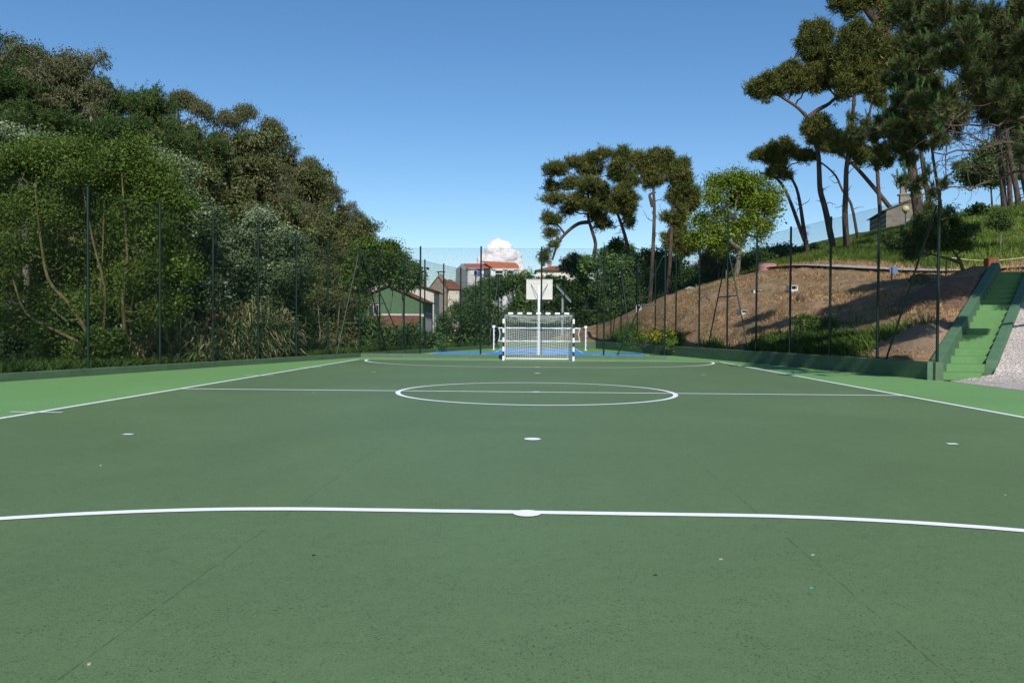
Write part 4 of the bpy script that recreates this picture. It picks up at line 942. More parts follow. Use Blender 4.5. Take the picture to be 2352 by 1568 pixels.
# ------------------------------------------------------------------ pines
PG = 'tall bare trunked pines'
def dead(stems, lo=.25, hi=.85, n=9, Ln=1.6):
    def f(tm, cm, rng):
        for s_ in stems[:1]:
            q = smooth(s_)
            for _ in range(n):
                t = rng.uniform(lo, hi)*(len(q)-1); i = int(t); p = q[i]+(q[min(i+1, len(q)-1)]-q[i])*(t-i); a = rng.uniform(0, 2*PI); v = np.array([math.cos(a), math.sin(a), rng.uniform(-.2, .5)]); pts = [p]; l_ = rng.uniform(.3, 1)*Ln/6
                for j in range(6): v = unit(v+rng.normal(size=3)*.28); pts.append(pts[-1]+v*l_)
                tm.tube(pts, np.linspace(.035, .008, 7), 4, cap=False)
                for j in (2, 4): w_ = unit(v+rng.normal(size=3)*.9); tm.segs([pts[j]], [pts[j]+w_*l_*1.5], .012, .004, 3)
    return f
def pine(label, stems, bl, Y, ncl, per=13, leaf=.30, cr=.55, r0=.24, r1=.08, kind='pine', lo=.45, extra=None, tw=.6, group=PG, dens=.72):
    return tree('pine_tree', label, 'tree', stems, ZB(bl, Y), kind, None, int(ncl*dens), per, leaf*1.2, cr*.8, group, 'bark_pine', r0, r1, .9, dict(shell=.2, w=.12), 'pine', .018, .11, lo, extra or dead(stems), -.06, .10)
pine('broad layered pine, first from the left, with a low drooping arched bough',
     [PT([(1376,700),(1371,640),(1364,590),(1368,560),(1358,525),(1351,500),(1352,470),(1350,420)], 72, True), PT(t5([(535,580),(470,590),(400,640),(340,710),(310,790),(298,830)]), 72, False)],
     z5([(320,250,85,38),(285,350,60,24,1),(400,330,70,30),(510,180,85,40,1),(620,150,60,40),(560,250,90,35,1),(430,190,40,30),(700,270,60,40),(520,350,110,42,-1.5),(620,390,90,45,-1.5),(450,440,100,40,-1),(570,480,110,40,-1),(680,470,60,40),(290,560,75,28),(400,510,60,30,1),(600,560,60,32),(320,430,75,28),(640,600,50,22,1),(295,655,50,16),(245,810,36,40),(300,735,40,14)]), 72, 2300)
pine('leaning pine whose bare trunk slants left, second from the left',
     [PT([(1462,690),(1455,640),(1448,605),(1440,560),(1432,530),(1420,495),(1412,470),(1420,430)], 68)],
     z5([(760,150,55,45),(745,230,65,45),(850,190,55,45),(790,300,60,40),(760,400,75,50,-1),(720,470,60,40,-1),(810,420,35,40),(790,500,40,40),(800,570,25,50)]), 68, 1100)
pine('thin pale trunked pine with a broken fork, third from the left',
     [PT([(1492,700),(1496,640),(1501,550),(1503,480),(1501,440),(1500,400),(1510,370)], 62, True), PT(t5([(955,480),(940,430),(935,400),(975,385)]), 62, False)],
     z5([(960,170,45,35),(1010,150,55,35),(940,230,60,40),(1010,225,60,32),(920,320,45,24),(980,300,50,30),(860,165,38,22),(885,235,28,26),(1060,175,32,26)]), 62, 800, 12, .26, .5, .2, .06)
pine('tall straight pine left of the green oak, fourth from the left',
     [PT([(1535,660),(1538,620),(1541,560),(1544,500),(1547,450),(1549,420),(1550,390)], 62)],
     z5([(1090,230,60,40),(1160,215,42,42),(1110,300,75,45),(1180,300,60,40),(1130,370,70,35),(1200,370,50,45),(1120,430,70,30),(1215,460,50,40),(1150,500,60,40),(1060,550,50,25),(1130,560,50,25),(1240,400,25,40)]), 62, 1100, 12, .26, .5, .2, .06)
pine('low sunlit pine tucked behind the fourth trunk beside the oak',
     [PT(t5([(1140,960),(1140,850),(1135,700)]), 74)], z5([(1130,620,60,30),(1080,680,60,26),(1160,690,70,35),(1100,750,60,28),(1180,770,60,35),(1060,720,35,22),(1140,580,35,20)]), 74, 700, group=None)
pine('forked pine with two curved trunks and a small ragged crown leaning left',
     [PT([(1857,592),(1852,560),(1844,510),(1838,470),(1829,431),(1810,397),(1791,372)], 61), PT([(1852,562),(1836,520),(1818,470),(1805,440),(1786,412),(1762,400),(1745,398)], 61, False), PT([(1797,380),(1800,370),(1780,360),(1760,350)], 61, False)],
     z6([(340,1140,70,30),(400,1100,60,35),(480,1060,45,28),(500,1100,50,30),(430,1170,60,35),(270,1150,45,22),(420,1220,45,26),(380,1280,45,30),(470,1290,45,30),(560,1130,40,18),(620,1150,55,20)]), 61, 800, 12, .26, .45, .2, .07, lo=.6)
pine('big pine with a flat spreading crown reaching left over the oak',
     [PT([(1916,572),(1908,540),(1900,500),(1893,470),(1884,437),(1882,400),(1880,359),(1874,330),(1864,300),(1856,275),(1843,258),(1826,243),(1796,224)], 60), PT([(1855,272),(1880,252),(1905,238),(1930,214)], 60, False)],
     z6([(260,650,60,35),(300,610,60,40),(370,600,75,45),(460,560,80,50),(530,520,70,50),(600,570,80,45),(430,650,90,30),(330,700,60,25),(560,640,80,35),(680,530,90,50),(650,640,80,35),(640,230,50,45),(740,220,65,55),(700,290,80,50),(800,290,60,50),(610,320,45,26),(640,400,45,35),(720,430,80,45),(800,400,80,60),(820,500,80,50),(760,590,80,50),(850,600,60,50),(740,380,70,50),
         (680,920,65,40),(740,900,65,35),(720,960,75,40),(650,980,50,30),(700,1030,50,28),(780,950,45,35)]), 60, 3000, 13, .27, .5, .26, .09, lo=.5)
pine('tall straight pine in front of the bank, right of the spreading one',
     [PT([(1945,565),(1942,520),(1941,480),(1943,437),(1944,391),(1949,350),(1955,312),(1961,234),(1967,156),(1972,94)], 58)],
     z6([(930,250,70,50),(1000,220,60,50),(1080,260,80,50),(960,340,90,50),(1060,350,80,50),(1160,330,80,60),(900,430,80,50),(1010,440,90,50),(1120,440,80,50),(1220,420,70,60),(930,540,80,45),(1050,540,80,50),(1170,530,80,50),(880,620,60,40),(980,640,70,45),(1080,640,80,50),(900,700,60,35),
         (860,1020,60,35),(920,1010,55,30),(980,1090,60,40),(900,1090,55,30),(1020,1120,60,40),(1000,1030,45,30),(1030,1180,40,30)]), 58, 2600, 13, .27, .5, .25, .08, lo=.45)
pine('thin curved pine bending left behind the spreading pine',
     [PT([(1971,560),(1968,535),(1955,469),(1935,437),(1919,403),(1888,375),(1862,362)], 66)], z6([(640,1140,45,18),(690,1160,30,14)]), 66, 90, 12, .26, .4, .15, .05, tw=.9)
pine('dark pine slanting steeply left across the straight trunks',
     [PT([(2046,485),(2043,475),(1997,419),(1954,372),(1919,347),(1895,335)], 142)], z6([(830,1010,60,35),(780,1060,50,30),(870,1070,60,30),(810,1100,50,25),(920,1050,50,30),(760,1000,40,30)]), 142, 420, 12, .55, 1., .50, .2)
pine('slim dark pine trunk crossing the slanting one',
     [PT([(2023,500),(2021,478),(2016,406),(2013,344),(2004,300),(1997,266),(2005,220),(1995,190)], 138)], z6([(1130,1150,60,40),(1180,1130,50,45),(1200,1190,50,35),(1100,700,50,40),(1150,650,60,40),(1180,740,50,40)]), 138, 500, 12, .55, 1., .40, .15)
pine('thick pale pine trunk in front of the stone chapel',
     [PT([(2125,575),(2120,548),(2109,490),(2098,406),(2090,340),(2085,260),(2076,200),(2066,150),(2050,105),(2036,72),(2012,48),(2024,20),(2034,-30)], 50), PT([(2012,48),(1990,20),(1975,-20)], 50, False)],
     [(1925,8,22,12),(1950,12,18,14),(1985,5,26,22),(2010,-20,40,30),(2060,-10,40,35),(2040,40,30,30),(2090,30,40,40),(2100,100,45,40),(2060,140,35,30),(2120,170,40,35),(1960,-30,40,25),(2030,110,20,22),(1950,30,12,16),(2010,85,16,20)], 50, 2200, 14, .26, .5, .34, .13, lo=.6)
pine('brown pine trunk just right of the thick pale trunk', [PT([(2143,560),(2136,490),(2129,437),(2119,375),(2112,300)], 52)], [(2130,500,16,40,-.5),(2120,290,40,30),(2150,270,40,30)], 52, 420, 13, .26, .45, .2, .1)
pine('slender tilted pine trunk right of the chapel', [PT([(2165,500),(2160,469),(2150,406),(2141,344),(2135,260)], 66)], [(2150,250,50,40),(2180,300,40,30)], 66, 300, 13, .28, .5, .17, .08)
for k, (lb, pts, Y, rr) in enumerate([('pine trunk at the right edge group, leftmost and straight', [(2308,490),(2304,440),(2300,390),(2293,320),(2288,250)], 62, .26), ('pine trunk at the right edge group, second and darker', [(2322,492),(2319,440),(2318,400),(2312,300)], 64, .22),
        ('pine trunk at the right edge group, third with a slight lean', [(2340,485),(2337,450),(2328,400),(2315,330),(2304,250)], 61, .24), ('thick pine trunk cut by the right edge of the photo', [(2366,470),(2352,400),(2345,330),(2338,240),(2330,160)], 56, .32)]):
    pine(lb, [PT(pts, Y)], [(pts[-1][0], pts[-1][1]-10, 60, 45), (pts[-1][0]+40, pts[-1][1]-60, 70, 50), (pts[-1][0]-50, pts[-1][1]-40, 60, 40)], Y, 420, 13, .3, .6, rr, .14, group='pine trunks at the right edge')
tree('leafy_tree', 'leafy green tree behind the pine trunks at the right edge', 'tree', [PT([(2280,500),(2278,460),(2275,420)], 72)], ZB([(2235,390,30,25),(2265,370,35,30),(2300,350,40,30),(2330,390,35,35),(2270,405,35,22),(2240,415,20,12),(2345,330,35,35),(2300,400,30,25)], 72), 'bush', None, 800, 32, .2, .8, None, 'bark_pine', .14, .05, .6)
tree('small_tree', 'small dark leaved tree with a bent trunk beside the top of the stairs', 'tree',
     [PT([(2228,652),(2227,634),(2211,618),(2206,601),(2196,585),(2187,573),(2178,555)], 34.6), PT([(2207,603),(2185,596),(2166,591),(2140,585)], 34.6, False)],
     [PB(a*.1875+1960, b*.1875+379.7, c*.1875, d*.1875, 34.6, None, e) for a, b, c, d, e in [(560,950,110,70,0),(450,900,80,50,.3),(700,990,110,70,0),(830,920,110,80,.5),(800,720,65,90,0),(850,620,60,60,.3),(950,860,100,90,-.3),(1020,980,110,70,0),(1130,880,110,80,.3),(1280,840,110,80,0),(1400,980,100,50,.3),(960,660,80,70,.5),(1120,590,90,50,0),(700,1090,80,40,0),(1450,790,90,50,.5),(620,870,90,50,.3),(1200,960,90,60,-.3),(1250,720,80,60,.4),(1180,540,50,30,0),(1000,760,80,60,.3)]],
     'shrub', None, 1250, 28, .085, .34, None, 'bark_moss', .11, .03, .8, dict(shell=.25), tr=.007, r_l=.04, lo=.4, core=0)
tree('small_tree', 'thin sapling standing alone on the green bank at the right', 'tree', [PT([(2298,566),(2299,545),(2297,520),(2298,505)], 47)], ZB([(2298,508,17,14),(2285,515,12,8),(2310,516,12,8),(2298,494,12,8)], 47), 'shrub', None, 220, 26, .10, .4, None, 'bark_grey', .045, .02, .6, core=0)
# ------------------------------------------------------------------ materials for buildings
def plaster(name, col, dirt=.25):
    m, t, b = nt(name); c = pos(t)
    col_ = mixc(t, ramp(t, noise(t, .9, 6, .7, c), [(.35, (0.,)*3), (.75, (dirt,)*3)]), col, tuple(v*.55 for v in col))
    mp = t.nodes.new('ShaderNodeMapping'); mp.inputs['Scale'].default_value = (2.5, 2.5, .25); t.links.new(c, mp.inputs['Vector'])
    col_ = mixc(t, ramp(t, noise(t, 1.2, 5, .7, mp.outputs[0]), [(.5, (0.,)*3), (.8, (dirt,)*3)]), col_, tuple(v*.5 for v in col))
    t.links.new(col_, b.inputs['Base Color']); b.inputs['Roughness'].default_value = .9; bump(t, b, noise(t, 12, 4, .7, c), .4, .01); return m
def tiles(name, col, col2, pitch=.22):
    m, t, b = nt(name); c = coord(t)
    w_ = t.nodes.new('ShaderNodeTexWave'); w_.wave_type = 'BANDS'; w_.bands_direction = 'X'; w_.inputs['Scale'].default_value = .314/pitch; w_.inputs['Distortion'].default_value = .4; w_.inputs['Detail'].default_value = 1
    t.links.new(c, w_.inputs['Vector'])
    cc = ramp(t, noise(t, 3.5, 6, .8, c), [(.3, tuple(v*.55 for v in col2)), (.5, col), (.72, col2)])
    cc = mixc(t, 1., cc, ramp(t, w_.outputs['Fac'], [(.1, (.55,)*3), (.5, (1.05,)*3)]), 'MULTIPLY')
    t.links.new(cc, b.inputs['Base Color']); b.inputs['Roughness'].default_value = .85; bump(t, b, w_.outputs['Fac'], .7, .05); return m
def brick(name, c1, c2, mor, sc=1., bw=.22, bh=.08, stone=False):
    m, t, b = nt(name); c = coord(t)
    mp = t.nodes.new('ShaderNodeMapping'); mp.inputs['Rotation'].default_value = (PI/2, 0, 0); t.links.new(c, mp.inputs['Vector'])
    k = t.nodes.new('ShaderNodeTexBrick'); k.inputs['Color1'].default_value = (*c1, 1); k.inputs['Color2'].default_value = (*c2, 1); k.inputs['Mortar'].default_value = (*mor, 1)
    k.inputs['Scale'].default_value = 1; k.inputs['Brick Width'].default_value = bw; k.inputs['Row Height'].default_value = bh; k.inputs['Mortar Size'].default_value = .012
    t.links.new(mp.outputs[0], k.inputs['Vector'])
    cc = mixc(t, 1., k.outputs['Color'], ramp(t, noise(t, 4, 6, .7, c), [(.3, (.65,)*3), (.7, (1.2,)*3)]), 'MULTIPLY')
    t.links.new(cc, b.inputs['Base Color']); b.inputs['Roughness'].default_value = .9; bump(t, b, k.outputs['Fac'], -.5, .02); return m
M['cream'] = plaster('cream_plaster', (.84, .77, .66), .1); M['greenwall'] = plaster('green_plaster', (.13, .235, .12), .3)
M['whitewall'] = plaster('white_plaster', (.74, .73, .70)); M['greywall'] = plaster('grey_plaster', (.36, .37, .37)); M['pinkwall'] = plaster('pink_plaster', (.56, .42, .40))
M['tile_old'] = tiles('weathered_clay_tiles', (.27, .11, .065), (.36, .17, .10)); M['tile_orange'] = tiles('orange_clay_tiles', (.56, .16, .06), (.66, .22, .09)); M['tile_red'] = tiles('red_clay_tiles', (.40, .12, .09), (.46, .16, .12))
M['stone'] = brick('granite_masonry', (.19, .165, .13), (.27, .235, .19), (.09, .075, .06), bw=.8, bh=.38)
M['rubble'] = simple('rubble_stone', (.36, .30, .24), .9, .5, 5, .6)
M['brickred'] = brick('red_brick_ring', (.36, .11, .08), (.44, .17, .12), (.50, .44, .40), bw=.24, bh=.09)
M['brickorange'] = brick('orange_hollow_brick', (.55, .15, .05), (.62, .20, .07), (.30, .12, .06), bw=.3, bh=.2)
M['glass'] = simple('window_glass', (.03, .04, .055), .12, .2, 2, 0, 0, .6)
M['bluesh'] = simple('blue_shutter', (.05, .13, .35), .5); M['doorgreen'] = simple('green_door_paint', (.010, .085, .060), .45, .2, 5)
M['slab'] = simple('roof_slab', (.12, .10, .085), .9, .3, 4)
M['wood'] = simple('orange_brown_timber', (.25, .095, .04), .7, .45, 4); M['oldwood'] = simple('weathered_wood', (.24, .20, .14), .9, .4, 5)
M['concrete'] = simple('concrete', (.34, .33, .31), .9, .3, 4, .3); M['chimcap'] = M['metaldark']
GZ = lambda a: ztf(a[0], a[1])
def win(mb_f, mb_g, o, ux, uz, w_, h_, nrm, mull=1, d=.06):
    """framed window lying on a wall: o centre, ux along, uz up"""
    o = np.array(o, float); ux = np.array(ux, float); uz = np.array(uz, float); n = np.array(nrm, float)
    g = mb_g; g.add([o-ux*w_/2-uz*h_/2+n*.012, o+ux*w_/2-uz*h_/2+n*.012, o+ux*w_/2+uz*h_/2+n*.012, o-ux*w_/2+uz*h_/2+n*.012], [[0, 1, 2, 3]])
    f = .07
    def bar(c, a, b_): mb_f.hexa([c-ux*a-uz*b_+n*.0, c+ux*a-uz*b_, c+ux*a-uz*b_+n*d, c-ux*a-uz*b_+n*d, c-ux*a+uz*b_, c+ux*a+uz*b_, c+ux*a+uz*b_+n*d, c-ux*a+uz*b_+n*d])
    bar(o+uz*(h_/2+f/2), w_/2+f, f/2); bar(o-uz*(h_/2+f/2), w_/2+f, f/2)
    bar(o+ux*(w_/2+f/2), f/2, h_/2); bar(o-ux*(w_/2+f/2), f/2, h_/2)
    for k in range(mull): bar(o+ux*w_*((k+1)/(mull+1)-.5), .03, h_/2)
def gable_house(name, label, cat, c, rz, W_, D_, zb, ze, zr, wall, roof, over=.35, ridge='y', ridge_off=0.):
    """box house, front face at local y=0 looking towards -y. ridge along y: front is the gable end"""
    rt = thing(name, label, cat, (c[0], c[1], zb)); rt.rotation_euler = (0, 0, rz)
    mb = MB(); h = ze-zb; hr = zr-zb; x0, x1 = -W_/2, W_/2; xr = ridge_off
    if ridge == 'y':
        mb.add([(x0,0,-2),(x1,0,-2),(x1,0,h),(xr,0,hr),(x0,0,h)], [[0,1,2,3,4]]); mb.add([(x0,D_,-2),(x1,D_,-2),(x1,D_,h),(xr,D_,hr),(x0,D_,h)], [[4,3,2,1,0]])
        mb.add([(x1,0,-2),(x1,D_,-2),(x1,D_,h),(x1,0,h)], [[0,1,2,3]]); mb.add([(x0,0,-2),(x0,D_,-2),(x0,D_,h),(x0,0,h)], [[3,2,1,0]])
        rf = MB()
        for xa in (x0, x1):
            sg = 1 if xa > xr else -1; sl = (h-hr)/(xa-xr); xo = xa+sg*over; zo = h+sl*sg*over
            V = [(xr,-over,hr+.03),(xo,-over,zo+.03),(xo,D_+over,zo+.03),(xr,D_+over,hr+.03)]; V += [(a,b_,z+.14) for a,b_,z in V]
            rf.hexa(V)
    else:
        mb.box((x0, 0, -2), (x1, D_, h)); rf = MB(); yr = D_/2
        for ya in (0, D_):
            sg = 1 if ya > yr else -1; sl = (h-hr)/(ya-yr); yo = ya+sg*over; zo = h+sl*sg*over
            V = [(x0-over,yo,zo+.03),(x1+over,yo,zo+.03),(x1+over,yr,hr+.03),(x0-over,yr,hr+.03)]; V += [(a,b_,z+.14) for a,b_,z in V]
            rf.hexa(V)
        for xa in (x0, x1): mb.add([(xa,0,h-.001),(xa,D_,h-.001),(xa,yr,hr)], [[0,1,2]])
    o = mb.build('wall', wall, parent=rt); r = rf.build('roof', roof, parent=rt)
    return rt, o, r
def lwin(rt, lst, nrm, ux, mull=1, gm=None, fm=None):
    for (x, y, z, w_, h_) in lst:
        f = MB(); g = MB(); win(f, g, (x, y, z), ux, (0, 0, 1), w_, h_, nrm, mull)
        fo = f.build('window', fm or M['white'], parent=rt); g.build('pane', gm or M['glass'], parent=fo)

# green house: gable end faces the court
Yg = 86.; a = P(893, 657, Yg); b_ = P(971, 690, Yg); bot = ztf(b_[0], Yg)
Wd = 2*(b_[0]-a[0])
rt, wl, rf = gable_house('green_house', 'green house with a red tiled roof seen through the left fence', 'house', (a[0], Yg), R(0), Wd, 8, -1., b_[2]-.1, a[2], M['greenwall'], M['tile_old'], .3)
zb_ = -1.
q = P(858, 713, Yg); lwin(rt, [(q[0]-a[0], 0, q[2]-zb_, 1.1, 1.2)], (0, -1, 0), (1, 0, 0), 1)
lwin(rt, [(Wd/2, 1.6+k*1.5, 2.9, 1.0, 2.4) for k in range(4)], (1, 0, 0), (0, 1, 0), 1, None, M['galv'])
mb = MB(); mb.tube([(Wd/2+.7, -.1, -.5), (Wd/2+.35, -.1, 3.6)], .07, 8); mb.build('drain_pipe', M['galv'], parent=rt)
# lean-to shed in front
Ys = 79.; s0 = P(873, 726, Ys); s1 = P(962, 726, Ys); s2 = P(962, 750, Ys)
rt = thing('lean_to_shed', 'low white shed with a red tiled lean-to roof in front of the green house', 'shed', (s0[0], Ys, 0))
zs = s2[2]; zt2 = P(962, 727, Ys+2.8)[2]
mb = MB(); mb.box((s0[0]-1, Ys, -1.5), (s1[0]-.5, Ys+2.8, zs)); mb.add([(s1[0]-.498, Ys, zs), (s1[0]-.498, Ys+2.8, zs), (s1[0]-.498, Ys+2.8, zt2-.05)], [[0, 1, 2]])
part('wall', mb, M['whitewall'], rt)
mb = MB(); y0, y1 = Ys-.35, Ys+2.8; z0 = zs-.12; V = [(s0[0]-1.2, y0, z0+.03), (s1[0]-.2, y0, z0+.03), (s1[0]-.2, y1, zt2), (s0[0]-1.2, y1, zt2)]; V += [(x, y, z+.12) for x, y, z in V]; mb.hexa(V); part('roof', mb, M['tile_old'], rt)
part('coping', MB().box((s0[0]-1.2, Ys+2.8, zt2), (s1[0]+.1, Ys+3.05, zt2+.28)), M['whitewall'], rt)
f = MB(); g = MB(); c_ = P(917, 768, Ys); win(f, g, (c_[0], Ys, c_[2]), (1, 0, 0), (0, 0, 1), .8, 1.1, (0, -1, 0)); fo = part('window', f, M['galv'], rt); subpart('pane', g, M['glass'], fo, rt)
for xx in (s1[0]-1.6,): part('door', MB().box((xx-.4, Ys-.04, -.5), (xx+.4, Ys-.002, 1.1)), M['greywall'], rt)
# white house behind
Yw = 99.; a = P(893, 628, Yw); b_ = P(996, 658, Yw)
rt, wl, rf = gable_house('white_house', 'cream white house with a plain gable behind the green house', 'house', (a[0]-2, Yw), R(3), 2*(b_[0]-a[0])+4, 9, -1., b_[2]-.5, a[2]+.5, M['cream'], M['tile_old'], .45)
hx = (2*(b_[0]-a[0])+4)/2
lwin(rt, [(hx, 2., 3.3, 1., 1.3)], (1, 0, 0), (0, 1, 0))
# stone chimney house
Yc = 118.; a = P(1006, 640, Yc); b_ = P(1042, 660, Yc)
rt, wl, rf = gable_house('stone_house', 'rubble stone house with two capped chimneys, left of the orange roofed building', 'house', (a[0], Yc), R(-2), 2.6, 8, -1., P(1018, 662, Yc)[2], P(1018, 636, Yc)[2], M['rubble'], M['tile_old'], .15)
for dx, dz in ((.3, .5), (-2.4, .1)):
    zc_ = P(1018, 636, Yc)[2]+1; mb = MB().box((dx-.42, .6, zc_-3.2), (dx+.42, 1.4, zc_+dz)); ch = mb.build('chimney', M['rubble'], parent=rt)
    mb = MB()
    for q_ in (-.38, .38): mb.box((dx+q_-.04, .7, zc_+dz), (dx+q_+.04, 1.3, zc_+dz+.28))
    mb.box((dx-.6, .55, zc_+dz+.28), (dx+.6, 1.45, zc_+dz+.38)); mb.build('chimney_cap', M['chimcap'], parent=ch)
mb = MB(); V = P(1048, 664, Yc+2); mb.box((1.1, 1.5, -2), (3.0, 7, V[2]+.9)); mb.build('annex', M['cream'], parent=rt)
mb = MB(); z_ = V[2]+1; mb.hexa([(.7, 1.2, z_), (3.5, 1.2, z_-.1), (3.5, 7.3, z_-.1), (.7, 7.3, z_), (.8, 4.2, z_+1.6), (1.4, 4.2, z_+1.6), (1.4, 4.4, z_+1.6), (.8, 4.4, z_+1.6)]); mb.build('annex_roof', M['tile_old'], parent=rt)
# orange roofed building, two joined blocks
Yo = 175.; l0 = P(1060, 604, Yo); zb0 = -1
rt = thing('apartment_house', 'large pale house with a bright orange and red tiled roof below the cloud', 'house', (l0[0], Yo, 0))
def Q(px, py, Y=Yo): return P(px, py, Y)
A0 = Q(1043, 615); A1 = Q(1073, 617); A2 = Q(1060, 603)
e0 = Q(1073, 617); e1 = Q(1130, 617)
mb = MB(); mb.box((Q(1074, 640)[0], Yo, -2), (Q(1130, 640)[0], Yo+12, Q(1100, 617)[2])); part('wall', mb, M['whitewall'], rt)
mb = MB(); gx0, gx1, gxm = Q(1043, 640)[0], Q(1074, 640)[0], Q(1060, 640)[0]; zc_ = Q(1073, 616)[2]; zr_ = Q(1060, 603)[2]
mb.add([(gx0, Yo+3.5, -2), (gx1, Yo-.01, -2), (gx1, Yo-.01, zc_), (gxm, Yo+1.5, zr_), (gx0, Yo+3.5, zc_)], [[0, 1, 2, 3, 4]])
mb.add([(gx0, Yo+3.5, -2), (gx0, Yo+12, -2), (gx0, Yo+12, zc_), (gx0, Yo+3.5, zc_)], [[3, 2, 1, 0]]); part('gable', mb, M['greywall'], rt)
mb = MB(); V = [(gx1-.2, Yo-.6, zc_-.05), (Q(1133, 617)[0], Yo-.6, zc_-.05), (Q(1130, 605)[0], Yo+5, zr_), (gxm, Yo+5, zr_)]; V += [(x, y, z+.2) for x, y, z in V]; mb.hexa(V); part('roof', mb, M['tile_red'], rt)
zr2 = Q(1110, 598)[2]; ze2 = Q(1133, 616)[2]
mb = MB(); V = [(Q(1132, 616)[0], Yo-3, ze2-.2), (Q(1194, 616)[0], Yo-3, ze2-.2), (Q(1184, 600)[0], Yo+4, zr2-.4), (Q(1104, 598)[0], Yo+4, zr2)]; V += [(x, y, z+.22) for x, y, z in V]; mb.hexa(V); part('roof', mb, M['tile_orange'], rt)
mb = MB(); V = [(Q(1104, 598)[0], Yo+4, zr2+.2), (Q(1132, 616)[0], Yo-3, ze2), (Q(1132, 616)[0], Yo-2.6, ze2-.4), (Q(1104, 598)[0], Yo+4.4, zr2-.4)]; mb.add(V, [[0, 1, 2, 3]])
mb = MB(); mb.box((Q(1133, 616)[0], Yo-2.9, Q(1133, 620)[2]), (Q(1190, 616)[0], Yo-2.5, ze2-.22)); mb.box((Q(1133, 616)[0], Yo-2.2, Q(1133, 631)[2]), (Q(1188, 616)[0], Yo-1.9, Q(1133, 629.5)[2]))
part('fascia', mb, M['whitewall'], rt)
for px in (1134, 1161, 1186): x = Q(px, 630)[0]; part('column', MB().box((x-.5, Yo-2.4, -1), (x+.5, Yo-1.8, Q(px, 620)[2]-.1)), M['whitewall'], rt)
mb = MB().box((Q(1134, 630)[0], Yo+.5, -2), (Q(1190, 630)[0], Yo+9, ze2-.5)); part('wall', mb, M['greywall'], rt)
for px, py, ww, hh, gm in ((1100, 626, .7, 1.1, 'bluesh'), (1093, 627, .5, .7, 'glass'), (1086, 624, .7, .8, 'white'), (1118, 627, .9, 1.4, 'glass')):
    f = MB(); g = MB(); c_ = Q(px, py); win(f, g, (c_[0], Yo, c_[2]), (1, 0, 0), (0, 0, 1), ww*1.5, hh*1.5, (0, -1, 0), 0, .1); fo = part('window', f, M['whitewall'], rt); subpart('pane', g, M[gm], fo, rt)
for px in (1148, 1174):
    f = MB(); g = MB(); c_ = Q(px, 628); win(f, g, (c_[0], Yo+.5, c_[2]-1), (1, 0, 0), (0, 0, 1), 3.4, 3.2, (0, -1, 0), 1, .1); fo = part('window', f, M['galv'], rt); subpart('pane', g, M['glass'], fo, rt)
# house with brown hipped roof behind the bushes, right of the second fence post
Yh = 130.; e0 = P(1206, 620, Yh); e1 = P(1330, 622, Yh); zr_ = P(1290, 611, Yh+4)[2]; ze_ = P(1280, 621, Yh)[2]
rt = thing('villa', 'low house with a brown hipped roof and two chimneys behind the bushes above the backboard', 'house', (e0[0], Yh, 0))
x0, x1 = P(1228, 620, Yh)[0], P(1330, 620, Yh)[0]
part('wall', MB().box((x0+.3, Yh, -2), (x1-.3, Yh+8, ze_)), M['cream'], rt)
mb = MB(); mb.hexa([(x0, Yh-.5, ze_), (x1, Yh-.5, ze_), (x1, Yh+8.5, ze_), (x0, Yh+8.5, ze_), (x0+3, Yh+3.9, zr_), (x1-3, Yh+3.9, zr_), (x1-3, Yh+4.1, zr_), (x0+3, Yh+4.1, zr_)]); part('roof', mb, M['tile_old'], rt)
for px in (1262, 1302): x = P(px, 610, Yh+4)[0]; zz = P(px, 607, Yh+4)[2]; part('chimney', MB().box((x-.35, Yh+3.7, zr_-.8), (x+.35, Yh+4.3, zz+.2)).box((x-.45, Yh+3.6, zz+.2), (x+.45, Yh+4.4, zz+.32)), M['brickred'], rt)
# beige building bit under the backboard
Yb = 96.; x0, x1 = P(1224, 700, Yb)[0], P(1273, 700, Yb)[0]; z1 = P(1250, 688, Yb)[2]
rt, wl, rf = gable_house('small_beige_house', 'small beige house wall showing just below the backboard', 'house', ((x0+x1)/2, Yb), 0, x1-x0, 5, -1.5, z1, z1+.9, M['cream'], M['tile_old'], .2, 'x')
lwin(rt, [(-1., 0, 3.2, .5, .9)], (0, -1, 0), (1, 0, 0), 0)
# pale pink house behind the oak
Yp = 110.; x0, x1 = P(1603, 620, Yp)[0], P(1650, 620, Yp)[0]; z1 = P(1620, 600, Yp)[2]
rt, wl, rf = gable_house('pink_house', 'pale pink house glimpsed between bushes left of the oak trunk', 'house', ((x0+x1)/2, Yp), 0, x1-x0, 6, ztf((x0+x1)/2, Yp)-1, z1-.6, z1+.6, M['pinkwall'], M['pinkwall'], .05)
lwin(rt, [(.6, 0, z1-ztf((x0+x1)/2, Yp)-1., .8, .9)], (0, -1, 0), (1, 0, 0), 0)
# orange brick shed in the left bushes
Yk = 37.5; a = P(440, 735, Yk); b_ = P(521, 735, Yk); zk = P(480, 713, Yk)[2]
rt = thing('brick_shed', 'orange hollow brick shed peeking out between reeds and silvery shrubs', 'shed', (a[0], Yk, 0))
part('wall', MB().box((a[0], Yk, -.6), (b_[0], Yk+2.5, zk)), M['brickorange'], rt)
part('roof', MB().box((a[0]-.15, Yk-.2, zk), (b_[0]+.15, Yk+2.7, zk+.08)), M['concrete'], rt)
part('doorway', MB().box((P(496, 735, Yk)[0], Yk-.03, -.6), (P(505, 735, Yk)[0]+.4, Yk-.002, zk-.3)), M['black'], rt)

